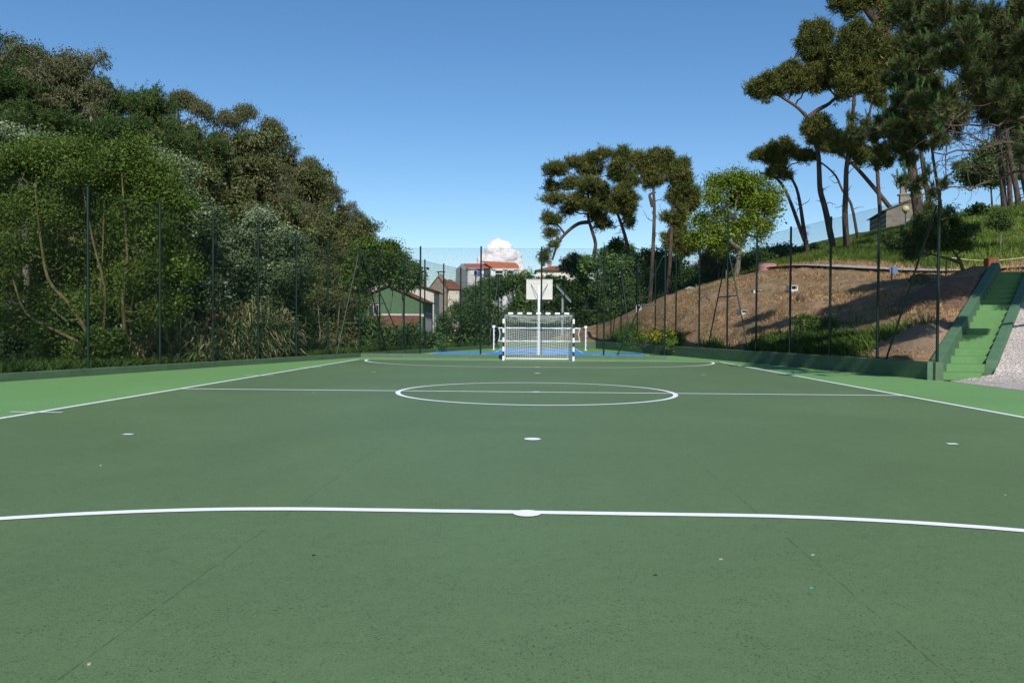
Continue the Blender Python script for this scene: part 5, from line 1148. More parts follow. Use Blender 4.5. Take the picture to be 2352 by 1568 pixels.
# ------------------------------------------------------------------ chapel
Yq = 125.; c0 = P(2035, 530, Yq); zbase = P(2060, 533, Yq)[2]
mW = 1/PXM(Yq); Wc = 101*mW*1.02; ze_ = P(2035, 483, Yq)[2]-zbase; za_ = P(2083, 462, Yq)[2]-zbase
rt = thing('stone_chapel', 'small granite chapel with a bell gable on top of the right bank', 'chapel', (c0[0], Yq, zbase)); rt.rotation_euler = (0, 0, R(-10))
Dc = 11.
mb = MB(); mb.add([(0,0,-3),(Wc,0,-3),(Wc,0,ze_),(Wc/2,0,za_),(0,0,ze_)], [[0,1,2,3,4]]); mb.add([(0,0,-3),(0,Dc,-3),(0,Dc,ze_),(0,0,ze_)], [[3,2,1,0]]); mb.add([(Wc,0,-3),(Wc,Dc,-3),(Wc,Dc,ze_),(Wc,0,ze_)], [[0,1,2,3]]); mb.add([(0,Dc,-3),(Wc,Dc,-3),(Wc,Dc,ze_),(Wc/2,Dc,za_),(0,Dc,ze_)], [[4,3,2,1,0]])
mb.build('wall', M['stone'], parent=rt)
rf = MB(); sl = (za_-ze_)/(Wc/2)
for xa, sg in ((-.4, -1), (Wc+.4, 1)):
    V = [(Wc/2, -.25, za_+.02), (xa, -.25, ze_-.4*sl+.02), (xa, Dc+.3, ze_-.4*sl+.02), (Wc/2, Dc+.3, za_+.02)]; V += [(x, y, z+.2) for x, y, z in V]; rf.hexa(V)
rf.build('roof', M['slab'], parent=rt)
bg = MB(); bx = Wc/2; z0 = za_-.3; bg.box((bx-1.6, -.15, z0), (bx+1.6, .75, z0+1.15)); bg.box((bx-1.85, -.25, z0+1.15), (bx+1.85, .85, z0+1.35))
bg.box((bx-1.5, -.1, z0+1.35), (bx-.62, .7, z0+3.3)); bg.box((bx+.62, -.1, z0+1.35), (bx+1.5, .7, z0+3.3)); bg.box((bx-1.6, -.15, z0+3.3), (bx+1.6, .75, z0+3.7)); bg.add([(bx-1.6,-.15,z0+3.7),(bx+1.6,-.15,z0+3.7),(bx,-.15,z0+4.8),(bx-1.6,.75,z0+3.7),(bx+1.6,.75,z0+3.7),(bx,.75,z0+4.8)], [[0,1,2]]); bg.add([(bx-1.6,-.15,z0+3.7),(bx,-.15,z0+4.8),(bx,.75,z0+4.8),(bx-1.6,.75,z0+3.7),(bx+1.6,-.15,z0+3.7),(bx+1.6,.75,z0+3.7)], [[0,1,2,3],[1,4,5,2]])
bgo = bg.build('bell_gable', M['stone'], parent=rt)
bl = MB().tube([(bx, .3, z0+2.9), (bx, .3, z0+2.6), (bx, .3, z0+2.1), (bx, .3, z0+1.8)], [.1, .28, .33, .46], 12); bl.build('bell', M['metaldark'], parent=bgo)
dr = MB(); dw = .85; n = 14; pts = [(bx-dw, -.03, -1.5), (bx+dw, -.03, -1.5)]+[(bx+dw*math.cos(t), -.03, .95+dw*math.sin(t)) for t in np.linspace(0, PI, n)]; dr.add(pts, [list(range(len(pts)))]); 
for k in range(5): dr.box((bx-dw+.3*k+.16, -.05, -1.4), (bx-dw+.3*k+.19, -.032, 1.2))
do = dr.build('door', M['doorgreen'], parent=rt)
fr = MB(); a_ = np.linspace(0, PI, n); 
for t0, t1 in zip(a_[:-1], a_[1:]): fr.hexa([(bx+dw*math.cos(t0), -.08, .95+dw*math.sin(t0)), (bx+(dw+.22)*math.cos(t0), -.08, .95+(dw+.22)*math.sin(t0)), (bx+(dw+.22)*math.cos(t0), -.001, .95+(dw+.22)*math.sin(t0)), (bx+dw*math.cos(t0), -.001, .95+dw*math.sin(t0)), (bx+dw*math.cos(t1), -.08, .95+dw*math.sin(t1)), (bx+(dw+.22)*math.cos(t1), -.08, .95+(dw+.22)*math.sin(t1)), (bx+(dw+.22)*math.cos(t1), -.001, .95+(dw+.22)*math.sin(t1)), (bx+dw*math.cos(t1), -.001, .95+dw*math.sin(t1))])
fr.build('door_arch', M['concrete'], parent=rt)
# grey boundary wall in front of the chapel and down the bank
rt = thing('boundary_wall', 'long grey panelled wall running down the bank from the chapel', 'wall', (0, 90, 0))
tp = [(1745, 601, 84), (1800, 589, 86), (1860, 577, 90), (1930, 558, 95), (2005, 535, 101)]
mb = MB()
for (a, b2) in zip(tp[:-1], tp[1:]):
    p = P(*a); q = P(*b2); mb.hexa([(p[0], p[1], p[2]-3.5), (q[0], q[1], q[2]-3.5), (q[0]-.1, q[1]+.25, q[2]-3.5), (p[0]-.1, p[1]+.25, p[2]-3.5), (p[0], p[1], p[2]-.1), (q[0], q[1], q[2]-.1), (q[0]-.1, q[1]+.25, q[2]-.1), (p[0]-.1, p[1]+.25, p[2]-.1)])
part('panel', mb, M['greywall'], rt)
p = P(2005, 534, 101); q = P(2100, 533, 107); part('terrace_wall', MB().hexa([(p[0], p[1], p[2]-3), (q[0], q[1], q[2]-3), (q[0], q[1]+.3, q[2]-3), (p[0], p[1]+.3, p[2]-3), (p[0], p[1], p[2]-.1), (q[0], q[1], q[2]-.1), (q[0], q[1]+.3, q[2]-.1), (p[0], p[1]+.3, p[2]-.1)]), M['rubble'], rt)
mb = MB()
for (a, b2) in zip(tp[:-1], tp[1:]):
    p = P(*a); q = P(*b2); mb.hexa([(p[0]-.04, p[1]-.06, p[2]-.1), (q[0]-.04, q[1]-.06, q[2]-.1), (q[0]-.14, q[1]+.3, q[2]-.1), (p[0]-.14, p[1]+.3, p[2]-.1), (p[0]-.04, p[1]-.06, p[2]), (q[0]-.04, q[1]-.06, q[2]), (q[0]-.14, q[1]+.3, q[2]), (p[0]-.14, p[1]+.3, p[2])])
part('coping', mb, M['slab'], rt)
# globe lamps
def globe_lamp(px, py, rpx, Y, base_py, label, col):
    c = P(px, py, Y); r = rpx/PXM(Y); zb = ztf(c[0], Y); rt = thing('globe_lamp', label, 'street lamp', (c[0], Y, zb))
    part('pole', MB().tube([(c[0], Y, zb-.3), (c[0], Y, c[2]-r*1.15)], .045, 8).tube([(c[0], Y, c[2]-r*1.4), (c[0], Y, c[2]-r*.85)], [.06, .13], 10), M['doorgreen'], rt)
    n = 12; ph = np.linspace(-PI/2*.92, PI/2*.99, n); mb = MB(); mb.tube([(c[0], Y, c[2]+r*math.sin(t)) for t in ph], [max(.01, r*math.cos(t)) for t in ph], 20); part('globe', mb, col, rt, True)
globe_lamp(2080, 480, 8, 60, 543, 'yellowish globe lamp on a slim green pole in front of the chapel', simple('globe_plastic', (.62, .52, .28), .3, .1, 3, 0, 0, .5))
globe_lamp(1804, 564, 3.6, 88, 600, 'small pale globe lamp far off behind the bushes right of the oak', simple('globe_glass', (.45, .5, .55), .3, .1, 3))

# ------------------------------------------------------------------ things on the slope
# round brick well
c = hit(1768, 621); Yv = c[1]; zb = c[2]-.05; r = 20.5/PXM(Yv); h = P(1768, 604, Yv)[2]-zb
rt = thing('brick_well', 'round red brick well ring on top of the brown slope', 'well', (c[0], Yv+r, zb))
a = np.linspace(0, 2*PI, 33)[:-1]; mb = MB(); V = []
for rr, z in ((r, -.4), (r, h), (r-.14, h), (r-.14, -.2)): V += [(rr*math.cos(t), rr*math.sin(t), z) for t in a]
F = [[k*32+i, k*32+(i+1) % 32, (k+1)*32+(i+1) % 32, (k+1)*32+i] for k in range(3) for i in range(32)]; mb.add(V, F)
m, t, b = nt('well_brick'); u_ = t.nodes.new('ShaderNodeSeparateXYZ'); t.links.new(coord(t), u_.inputs[0]); at_ = math_(t, 'MULTIPLY', math_(t, 'ARCTAN2', u_.outputs[0], u_.outputs[1]), r); cb = t.nodes.new('ShaderNodeCombineXYZ'); t.links.new(at_, cb.inputs[0]); t.links.new(u_.outputs[2], cb.inputs[1])
k = t.nodes.new('ShaderNodeTexBrick'); k.inputs['Color1'].default_value = (.36, .12, .09, 1); k.inputs['Color2'].default_value = (.46, .20, .15, 1); k.inputs['Mortar'].default_value = (.5, .42, .38, 1); k.inputs['Scale'].default_value = 1; k.inputs['Brick Width'].default_value = .2; k.inputs['Row Height'].default_value = .085; k.inputs['Mortar Size'].default_value = .012; t.links.new(cb.outputs[0], k.inputs['Vector']); t.links.new(k.outputs[0], b.inputs['Base Color']); b.inputs['Roughness'].default_value = .9
mb.build('ring', m, parent=rt)
mb = MB(); V = [((r+.02)*math.cos(t), (r+.02)*math.sin(t), h+.002) for t in a]+[((r-.1)*math.cos(t), (r-.1)*math.sin(t), h+.06) for t in a]; mb.add(V, [[i, (i+1) % 32, 32+(i+1) % 32, 32+i] for i in range(32)]); mb.add([((r-.1)*math.cos(t), (r-.1)*math.sin(t), h+.06) for t in a], [list(range(32))]); mb.build('cover', M['slab'], parent=rt)
# concrete nest boxes / vents on the slope
for px, py, w_, h_, Y, lb in ((1824, 664, 17, 15, 42.5, 'white concrete box with a dark slot, highest on the brown slope'), (1740, 671, 18, 8, 44, 'flat white concrete box with a slot, below the brick well'), (1710, 717, 17, 9, 39.8, 'white concrete box low on the slope beside the mast brace'), (1467, 708, 12, 13, 52, 'white concrete box near the foot of the middle pines')):
    c = hit(px, py+h_/2); Y = c[1]; m_ = 1/PXM(Y); z0 = c[2]-.02; w2 = w_*m_; h2 = h_*m_; c[2] = z0+h2/2
    rt = thing('concrete_box', lb, 'concrete box', (c[0], Y, z0), 'concrete boxes on the slope')
    mb = MB(); mb.box((c[0]-w2/2, Y, z0-.3), (c[0]-w2*.3, Y+.6, z0+h2)); mb.box((c[0]+w2*.36, Y, z0-.3), (c[0]+w2/2, Y+.6, z0+h2)); mb.box((c[0]-w2*.3, Y, z0-.3), (c[0]+w2*.36, Y+.6, z0+h2*.5)); mb.box((c[0]-w2*.3, Y+.35, z0+h2*.5), (c[0]+w2*.36, Y+.6, z0+h2*.85)); mb.box((c[0]-w2*.52, Y-.03, z0+h2), (c[0]+w2*.52, Y+.63, z0+h2*1.1))
    part('body', mb, M['whitewall'], rt); part('slot', MB().box((c[0]-w2*.29, Y+.30, z0+h2*.51), (c[0]+w2*.35, Y+.34, z0+h2*.97)), M['black'], rt)
# wooden stakes
for i, (px, py0, py1, Y, lb) in enumerate([(2047, 655, 615, 37, 'thin wooden stake left of the blue panel'), (1814, 662, 630, 44, 'thin wooden stake beside the highest white box'), (1631, 690, 655, 47, 'thin wooden stake left of the mast brace'), (1667, 660, 620, 52, 'thin wooden stake near the oak trunk'), (1598, 682, 652, 50, 'thin wooden stake above the fenced terrace'), (2172, 640, 606, 38, 'leaning wooden stake near the bent tree')]):
    p = hit(px, py0); Y = p[1]; top = P(px, py1, Y); mb = MB().tube([(p[0], Y, p[2]-.3), (p[0]+.02, Y, max(top[2], p[2]+.8))], [.035, .028], 6)
    o = mb.build('wooden_stake', M['oldwood'], origin=tuple(p)); tag(o, lb, 'stake', 'wooden stakes on the slope')
p0, p1 = on(1760, 42.), on(1700, 44.)
# blue grey panel
Y = 39.; c = P(2053, 620, Y); gz = ztf(c[0], Y); rt = thing('sign_panel', 'small blue grey square panel at the edge of the path on the slope', 'panel', (c[0], Y, gz))
hw = 9/PXM(Y); part('panel', MB().box((c[0]-hw, Y, c[2]-hw*.85), (c[0]+hw, Y+.03, c[2]+hw*.85)), simple('blue_grey_panel', (.16, .24, .38), .5), rt)
part('leg', MB().box((c[0]-.03, Y+.031, gz-.3), (c[0]+.03, Y+.06, c[2])), M['oldwood'], rt)
# slatted timber bin by the stairs
Y = 37.6; c = P(2283, 606, Y); hw = 10.5/PXM(Y); z0 = min(ztf(c[0], Y), P(2280, 617, Y)[2]); z1 = P(2280, 592, Y)[2]
rt = thing('slatted_bin', 'orange brown slatted timber bin at the top of the stairs', 'litter bin', (c[0], Y, z0))
mb = MB()
for side in range(4):
    for k in range(7):
        u_ = -hw+hw*2*(k+.5)/7
        x, y = ((u_, -hw), (hw, u_), (u_, hw), (-hw, u_))[side]; sx, sy = ((hw/7*.8, .02), (.02, hw/7*.8))[side % 2]
        mb.box((c[0]+x-sx, Y+hw+y-sy, z0-.1), (c[0]+x+sx, Y+hw+y+sy, z1+.008*(k % 2)))
part('slat_panel', mb, M['wood'], rt); part('liner', MB().box((c[0]-hw+.05, Y+.05, z0), (c[0]+hw-.05, Y+2*hw-.05, z1-.1)), M['black'], rt)
# barrier tape
A = P(2186, 592, 41.); B = P(2360, 590, 38.5); n = 14; tt = np.linspace(0, 1, n)[:, None]; pts = A+(B-A)*tt-UP*.10*np.sin(PI*tt)*1.5
mb = MB()
for i in range(n-1): mb.beam(pts[i], pts[i+1], .004, .035, i % 2)
o = mb.build('barrier_tape', [simple('tape_white', (.7, .68, .55), .5), simple('tape_yellow', (.65, .55, .12), .5)], origin=tuple(A)); tag(o, 'pale yellow barrier tape strung across the bank behind the timber bin', 'tape')
for px, py, Y, lb in ((2186, 592, 41., 'thin post holding the left end of the barrier tape'), (2349, 590, 38.7, 'short stake holding the barrier tape at the right photo edge')):
    p = P(px, py, Y); g = ztf(p[0], Y); o = MB().tube([(p[0], Y, g-.2), (p[0], Y, p[2]+.05)], .02, 6).build('tape_stake', M['oldwood'], origin=(p[0], Y, g)); tag(o, lb, 'stake')
# tilted panel on a grey post beyond the far fence
Y = 63.5; a = P(1278, 659, Y); b2 = P(1311, 695, Y); rt = thing('solar_panel', 'tilted flat panel on a grey post behind the far fence, right of the backboard', 'solar panel', (P(1292, 700, Y)[0], Y, 0))
d = unit(b2-a); nn = np.array([-d[2], 0, d[0]])*-1
mb = MB(); sy = np.array([0, .9, .25]); mb.hexa([a-sy*.0, b2-sy*.0, b2+sy, a+sy, a+nn*-.06, b2+nn*-.06, b2+sy+nn*-.06, a+sy+nn*-.06]); part('panel', mb, M['galv'], rt)
x = P(1292, 700, Y+.4)[0]; part('post', MB().tube([(x, Y+.45, -.5), (x, Y+.45, (a[2]+b2[2])/2+.05)], .09, 10), M['greywall'], rt)
# rocks, stump, heaps
def rock(px, py, rx, ry, Y, label, mat, name='rock', cat='rock', seed=0, flat=.7):
    c = hit(px, py+ry*.7); Y = c[1]; rx /= PXM(Y); ry /= PXM(Y); rng = np.random.default_rng(seed+5); n, m_ = 14, 9; V = []
    for i in range(m_):
        ph = -PI/2+PI*(i+.5)/m_
        for j in range(n):
            th = 2*PI*j/n; k_ = 1+rng.normal(0, .08); V.append((rx*math.cos(ph)*math.cos(th)*k_, rx*flat*math.cos(ph)*math.sin(th)*k_, ry*math.sin(ph)*k_))
    mb = MB().add(V, [[i*n+j, i*n+(j+1) % n, (i+1)*n+(j+1) % n, (i+1)*n+j] for i in range(m_-1) for j in range(n)]); mb.F.append((np.array([list(range((m_-1)*n, m_*n))]), 0)); mb.rnd.append(np.array([.5]))
    g = ztf(c[0], Y); o = mb.build(name, mat, smooth=name != 'rock'); o.location = (c[0], Y, g+ry*.45); return tag(o, label, cat)
M['stump'] = barkmat('stump_wood', (.05, .035, .025), (.20, .15, .10)); M['rock'] = simple('pale_rock', (.34, .30, .26), .9, .4, 6, .5)
rock(2112, 640, 24, 14, 33.5, 'old sawn tree stump at the crest left of the bent tree', M['stump'], 'tree_stump', 'stump', 1)
rock(1838, 684, 9, 11, 41, 'dark broken stump below the highest white box', M['stump'], 'tree_stump', 'stump', 2)
rock(1585, 663, 12, 6, 52, 'pale flat rock between the fourth pine and the mast', M['rock'], 'rock', 'rock', 3)
rock(1918, 740, 5, 2.5, 34, 'small pale stone low on the slope behind the fence', M['rock'], 'rock', 'rock', 4)
rock(2086, 748, 7, 4, 27, 'small grey stone on the gravel heap', M['rock'], 'rock', 'rock', 5)
def heap(name, label, cx, cy, rx, ry, h, mat, seed, rot=0.):
    rng = np.random.default_rng(seed); n = 34; u = np.linspace(-1.25, 1.25, n); X, Yy = np.meshgrid(u, u); rr = np.sqrt(X**2+Yy**2)*(1+.12*np.sin(3*np.arctan2(Yy, X)+seed)); ca, sa = math.cos(rot), math.sin(rot)
    x = cx+X*rx*ca-Yy*ry*sa; y = cy+X*rx*sa+Yy*ry*ca; k_ = np.clip(1-rr, -.25, 1); z = zt(x, y)+np.where(k_ > 0, h*k_**1.15, k_*1.2)+rng.normal(0, .035, x.shape)*(k_ > 0); z = np.where(x < XR(y)+.3, -.5, z)
    i = np.arange(n-1)[:, None]*n; j = np.arange(n-1)[None]; mb = MB().add(np.stack([x, y, z], -1).reshape(-1, 3), np.stack([i+j, i+j+1, i+n+j+1, i+n+j], -1).reshape(-1, 4))
    o = mb.build(name, mat, origin=(cx, cy, ztf(cx, cy)), smooth=True); return tag(o, label, 'heap')
def earth(name, c1, c2, sc=9):
    m, t, b = nt(name); c = pos(t); f = noise(t, sc, 8, .8, c); t.links.new(ramp(t, f, [(.3, c1), (.7, c2)]), b.inputs['Base Color']); b.inputs['Roughness'].default_value = .95; bump(t, b, f, 1., .08); return m
p = P(2098, 790, 25.6); heap('gravel_heap', 'pale gravel and soil heap behind the last fence post at the right', 12.6, 26.4, 1.4, 1.9, .42, earth('gravel', (.22, .14, .085), (.50, .35, .235), 11), 3)
heap('soil_heap', 'tall brown soil heap left of the stairs, half in shadow', 15.8, 31.2, 2.2, 1.8, .55, earth('loose_soil', (.11, .062, .036), (.26, .155, .092), 7), 5, .5)

# ------------------------------------------------------------------ grass, straw, weeds, reeds
def blades(n, region, h, w_, rng, lean=.35, seg2=True, clump=None):
    """region(n)->x,y ; tapering blades of two segments standing on the ground"""
    x, y = region(n); n = len(x); z = zt(x, y); a = rng.uniform(0, 2*PI, n); H = rng.uniform(h[0], h[1], n); W = rng.uniform(w_[0], w_[1], n)
    if clump is not None: H *= clump(x, y)
    b_ = np.stack([np.cos(a), np.sin(a), np.zeros(n)], -1); l = rng.normal(0, lean, (n, 2))
    p0 = np.stack([x, y, z-.03], -1); p1 = p0+np.c_[l*H[:, None]*.35, H*.6]; p2 = p0+np.c_[l*H[:, None], H*.95]
    V = np.stack([p0-b_*W[:, None]/2, p0+b_*W[:, None]/2, p1+b_*W[:, None]*.4, p1-b_*W[:, None]*.4, p2], 1).reshape(-1, 3); k_ = np.arange(n)*5
    r_ = np.clip(rng.random(n)*.6+.4*(.5+.5*np.sin(x*1.1+np.cos(y*.9)*2)), 0, .999)
    mb = MB(); mb.add(V, np.stack([k_, k_+1, k_+2, k_+3], -1), 0, r_); mb.F.append((np.stack([k_+3, k_+2, k_+4], -1), 0)); mb.rnd.append(r_); return mb
rg = np.random.default_rng(11)
def reg_rect(x0, x1, y0, y1, cond=None):
    def f(n):
        x = rg.uniform(x0, x1, n); y = rg.uniform(y0, y1, n)
        if cond is not None: k_ = cond(x, y); x, y = x[k_], y[k_]
        return x, y
    return f
def stairs_ok(x, y):
    s, q = stair_s(x, y); return ~((q > -.5) & (q < 14) & (s > -3) & (s < NST*GO+2))
bank = lambda x, y: (y > pathY(x)+4.4+rg.normal(0, .5, len(x))) & stairs_ok(x, y) & (x/y > .24) & (x/y < .66)
o = blades(120000, reg_rect(13, 46, 38, 78, bank), (.18, .50), (.025, .05), rg, .35, clump=lambda x, y: .55+.6*(.5+.5*np.sin(x*.8+y*.5))*np.where(y < 46, .8, 1.2)).build('tall_grass', L['grass']); o['kind'] = 'stuff'
slope = lambda x, y: (x > XR(y)+.35) & (y < pathY(x)+2.6) & stairs_ok(x, y) & (x/y < .60)
o = blades(95000, reg_rect(1, 24, 23, 68, slope), (.05, .20), (.02, .045), rg, .9).build('dry_grass', L['straw']); o['kind'] = 'stuff'
o = blades(42000, reg_rect(10, 36, 36, 58, lambda x, y: (np.abs(y-pathY(x)-3.0) < 2.3) & stairs_ok(x, y)), (.12, .34), (.02, .04), rg, .5).build('dry_verge_grass', L['straw']); o['kind'] = 'stuff'
def patch(cx, cy, rx, ry, rot=0.):
    def f(n):
        u = rg.normal(0, .5, (n, 2)); ca, sa = math.cos(rot), math.sin(rot); x = cx+u[:, 0]*rx*ca-u[:, 1]*ry*sa; y = cy+u[:, 0]*rx*sa+u[:, 1]*ry*ca
        k_ = (x > XR(y)+.35) & stairs_ok(x, y); return x[k_], y[k_]
    return f
mb = MB()
for cx, cy, rx, ry, n in ((9.7, 34.2, 1.0, 1.4, 2600), (10.5, 32.2, 1.4, 1.9, 6500), (10.9, 29.6, 1.1, 1.7, 3200), (11.8, 28.4, 1.0, 1.0, 1600), (8.4, 38.2, .4, 2.4, 900), (5.6, 53, 1., 4, 2500)):
    b2 = blades(n, patch(cx, cy, rx, ry), (.15, .5), (.03, .06), rg, .4); off_ = mb.n; mb.V += b2.V; mb.F += [(f+off_, m_) for f, m_ in b2.F]; mb.rnd += b2.rnd; mb.n += b2.n
o = mb.build('weeds', L['weed']); o['kind'] = 'stuff'
def flowery(name, label, px, py, Y, rx, rz, n, cat='flowering shrub', fl=.3):
    c = P(px, py, Y); g = ztf(c[0], Y); rt = thing(name, label, cat, (c[0], Y, g)); rng = np.random.default_rng(n); bl = [(c[0]+dx*rx, Y+rng.normal(0, .2), g+rz*.4, rx*.5, rx*.5, rz*.6) for dx in (-.6, -.2, .2, .6)]
    cm = MB(); broad(cm, bl, n, 14, .09, .3, rng, .2); part('foliage', cm, L['weed'], rt); fm = MB(); broad(fm, bl, int(n*fl), 6, .055, .2, rng, .85, .9); part('blossom', fm, L['flower'], rt)
    tm = MB(); tm.segs([(c[0], Y, g-.1)]*len(bl), [b2[:3] for b2 in bl], .02, .01, 4); part('stem', tm, M['twig'], rt)
flowery('broom_bush', 'yellow flowering bush behind the fence right of the striped goal', 1545, 772, 43.5, 1.5, .95, 420, fl=.45)
flowery('broom_bush', 'thin yellow flowering bush in the weeds behind the right wall', 1872, 758, 33.5, 1.0, .7, 220, fl=.15)
flowery('broom_bush', 'faded flowering bush left of the yellow one', 1480, 775, 46, 1.3, .9, 260, fl=.08)
flowery('broom_bush', 'low green bush at the far right corner of the blue court', 1395, 762, 64, .9, .6, 160, fl=.05)
# spiky plant
Y = 26.8; c = on(2128, Y); rt = thing('spiky_plant', 'spiky long leaved plant on the heap beside the last fence post', 'plant', tuple(c)); rng = np.random.default_rng(9); mb = MB()
for k in range(46):
    a = rng.uniform(0, 2*PI); el = rng.uniform(.35, 1.35); Ln = rng.uniform(.55, 1.0); d = np.array([math.cos(a)*math.cos(el), math.sin(a)*math.cos(el), math.sin(el)]); s_ = np.array([-math.sin(a), math.cos(a), 0])*.022; p1 = c+d*Ln*.55; p2 = c+d*Ln+np.array([0, 0, -.28*Ln*math.cos(el)])
    mb.add([c-s_*.7, c+s_*.7, p1+s_, p1-s_, p2], [[0, 1, 2, 3]], 0, [rng.random()]); mb.F.append((np.array([[mb.n-2, mb.n-3, mb.n-1]]), 0)); mb.rnd.append(np.array([.6]))
part('leaf_rosette', mb, L['bush'], rt); part('stem', MB().tube([c-UP*.2, c+UP*.12], .07, 8), M['oldwood'], rt)
Y = 61.; c = on(2237, Y); rt = thing('spiky_plant', 'dark rosette plant standing out on the grassy skyline', 'plant', tuple(c)); mb = MB()
bl = [(c[0], Y, c[2]+.35, .8, .6, .45)]; broad(mb, bl, 90, 12, .3, .4, rng, .3, .4); part('foliage', mb, L['ivy'], rt); part('stem', MB().tube([c-UP*.2, c+UP*.3], .06, 8), M['oldwood'], rt)
# reeds: arching canes with long blades
def reed_clump(px, Y, n, H, wd, label, seed, lean=(.3, 0.)):
    c = on(px, Y); rng = np.random.default_rng(seed); rt = thing('reed_clump', label, 'reeds', tuple(c), 'reed clumps behind the left fence'); sm = MB(); lm_ = MB(); A = []; B = []; LP = []; LA = []
    for k in range(n):
        b0 = c+np.array([rng.normal(0, wd), rng.normal(0, wd*.6), 0]); b0[2] = ztf(b0[0], b0[1])-.1; hh = H*rng.uniform(.55, 1.1); l = np.array([lean[0]+rng.normal(0, .35), lean[1]+rng.normal(0, .3), 0])
        t = np.linspace(0, 1, 7)[:, None]; pts = b0+l*hh*t**1.7+UP*hh*(t-.25*t**2.5*np.linalg.norm(l)); pts[:, 0] = np.minimum(pts[:, 0], XL(pts[:, 1])-.45-.25*rng.random()); A += list(pts[:-1]); B += list(pts[1:])
        for j in range(22):
            tt = rng.uniform(.2, 1); i0 = min(5, int(tt*6)); p = pts[i0]+(pts[i0+1]-pts[i0])*(tt*6-i0); LP.append(p); LA.append(unit(pts[i0+1]-pts[i0])*.6+unit(rng.normal(size=3))*.7)
    sm.segs(A, B, .014, .012, 4); LP = np.array(LP); LA = unit(np.array(LA)); LA[:, 0] -= .25; LA = unit(LA); n2 = len(LP); Ln = rng.uniform(.35, .65, n2)[:, None]; W = rng.uniform(.035, .06, n2)[:, None]; s_ = unit(np.cross(LA, UP+rng.normal(0, .3, (n2, 3))))
    p1 = LP+LA*Ln*.5; p2 = LP+LA*Ln-UP*Ln*.45; r_ = np.clip(rng.random(n2), 0, .999); V = np.stack([LP-s_*W*.3, LP+s_*W*.3, p1+s_*W*.5, p1-s_*W*.5, p2], 1).reshape(-1, 3); k_ = np.arange(n2)*5
    lm_.add(V, np.stack([k_, k_+1, k_+2, k_+3], -1), 0, r_); lm_.F.append((np.stack([k_+3, k_+2, k_+4], -1), 0)); lm_.rnd.append(r_)
    part('canes', sm, L['reedstem'], rt); part('blades', lm_, L['reed'], rt)
for i, (px, Y, n, H, wd, lb, ln) in enumerate([(330, 27.5, 60, 1.7, .7, 'green reeds furthest left, under the second leafy tree', (0, 0)), (395, 28, 70, 2.0, .7, 'green reeds left of the orange brick shed', (.1, 0)), (450, 29, 70, 1.9, .7, 'reeds in front of the orange brick shed', (.2, 0)), (510, 30, 90, 2.6, .8, 'tall bent reeds right of the orange brick shed', (.5, 0)),
        (560, 30.5, 100, 2.7, .8, 'dry yellowish reeds under the left side of the rounded tree', (.5, -.1)), (610, 31.5, 100, 2.6, .8, 'dry yellowish reeds under the middle of the rounded tree', (.55, -.1)), (655, 32.5, 80, 2.0, .7, 'dry reeds leaning right towards the dark hollow', (.6, 0)), (480, 27.5, 50, 1.1, .6, 'short reeds at the kerb in front of the brick shed', (.1, 0)), (590, 30, 70, 1.2, .8, 'short reeds at the kerb below the rounded tree', (.3, 0)), (745, 38, 24, 1.2, .5, 'sparse reeds in the dark hollow by the white brace', (.1, 0))]):
    reed_clump(px, Y, n, H, wd, lb, 60+i, ln)
def lreg(n):
    y = rg.uniform(14, 60, n); x = XL(y)-.45-rg.random(n)**1.5*6; return x, y
o = blades(42000, lreg, (.15, .55), (.03, .06), rg, .5).build('undergrowth', L['weed']); o['kind'] = 'stuff'
# understorey shrubs along the left fence
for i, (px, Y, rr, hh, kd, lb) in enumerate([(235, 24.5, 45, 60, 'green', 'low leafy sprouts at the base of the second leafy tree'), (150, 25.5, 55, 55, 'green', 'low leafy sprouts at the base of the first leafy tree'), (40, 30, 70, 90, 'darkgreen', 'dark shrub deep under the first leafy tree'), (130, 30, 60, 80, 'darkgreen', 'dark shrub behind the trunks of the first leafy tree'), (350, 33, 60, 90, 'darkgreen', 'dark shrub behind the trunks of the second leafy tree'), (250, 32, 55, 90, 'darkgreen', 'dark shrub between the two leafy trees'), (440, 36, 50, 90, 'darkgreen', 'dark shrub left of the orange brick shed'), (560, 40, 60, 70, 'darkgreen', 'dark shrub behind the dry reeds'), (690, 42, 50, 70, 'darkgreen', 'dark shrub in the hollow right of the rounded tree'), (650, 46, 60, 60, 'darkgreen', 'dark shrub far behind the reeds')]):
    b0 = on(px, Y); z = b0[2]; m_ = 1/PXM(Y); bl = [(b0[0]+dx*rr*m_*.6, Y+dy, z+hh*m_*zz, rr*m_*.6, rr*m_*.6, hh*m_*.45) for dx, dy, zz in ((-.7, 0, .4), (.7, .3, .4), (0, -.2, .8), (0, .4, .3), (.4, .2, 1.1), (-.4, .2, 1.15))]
    tree('understorey_shrub', lb, 'shrub', [np.array([b0-UP*.2, b0+UP*hh*m_*.6])], bl, kd, None, 260, 30, .11, .5, 'understorey shrubs behind the left fence', 'bark_grey', .05, .02, .4, dict(shell=.3))
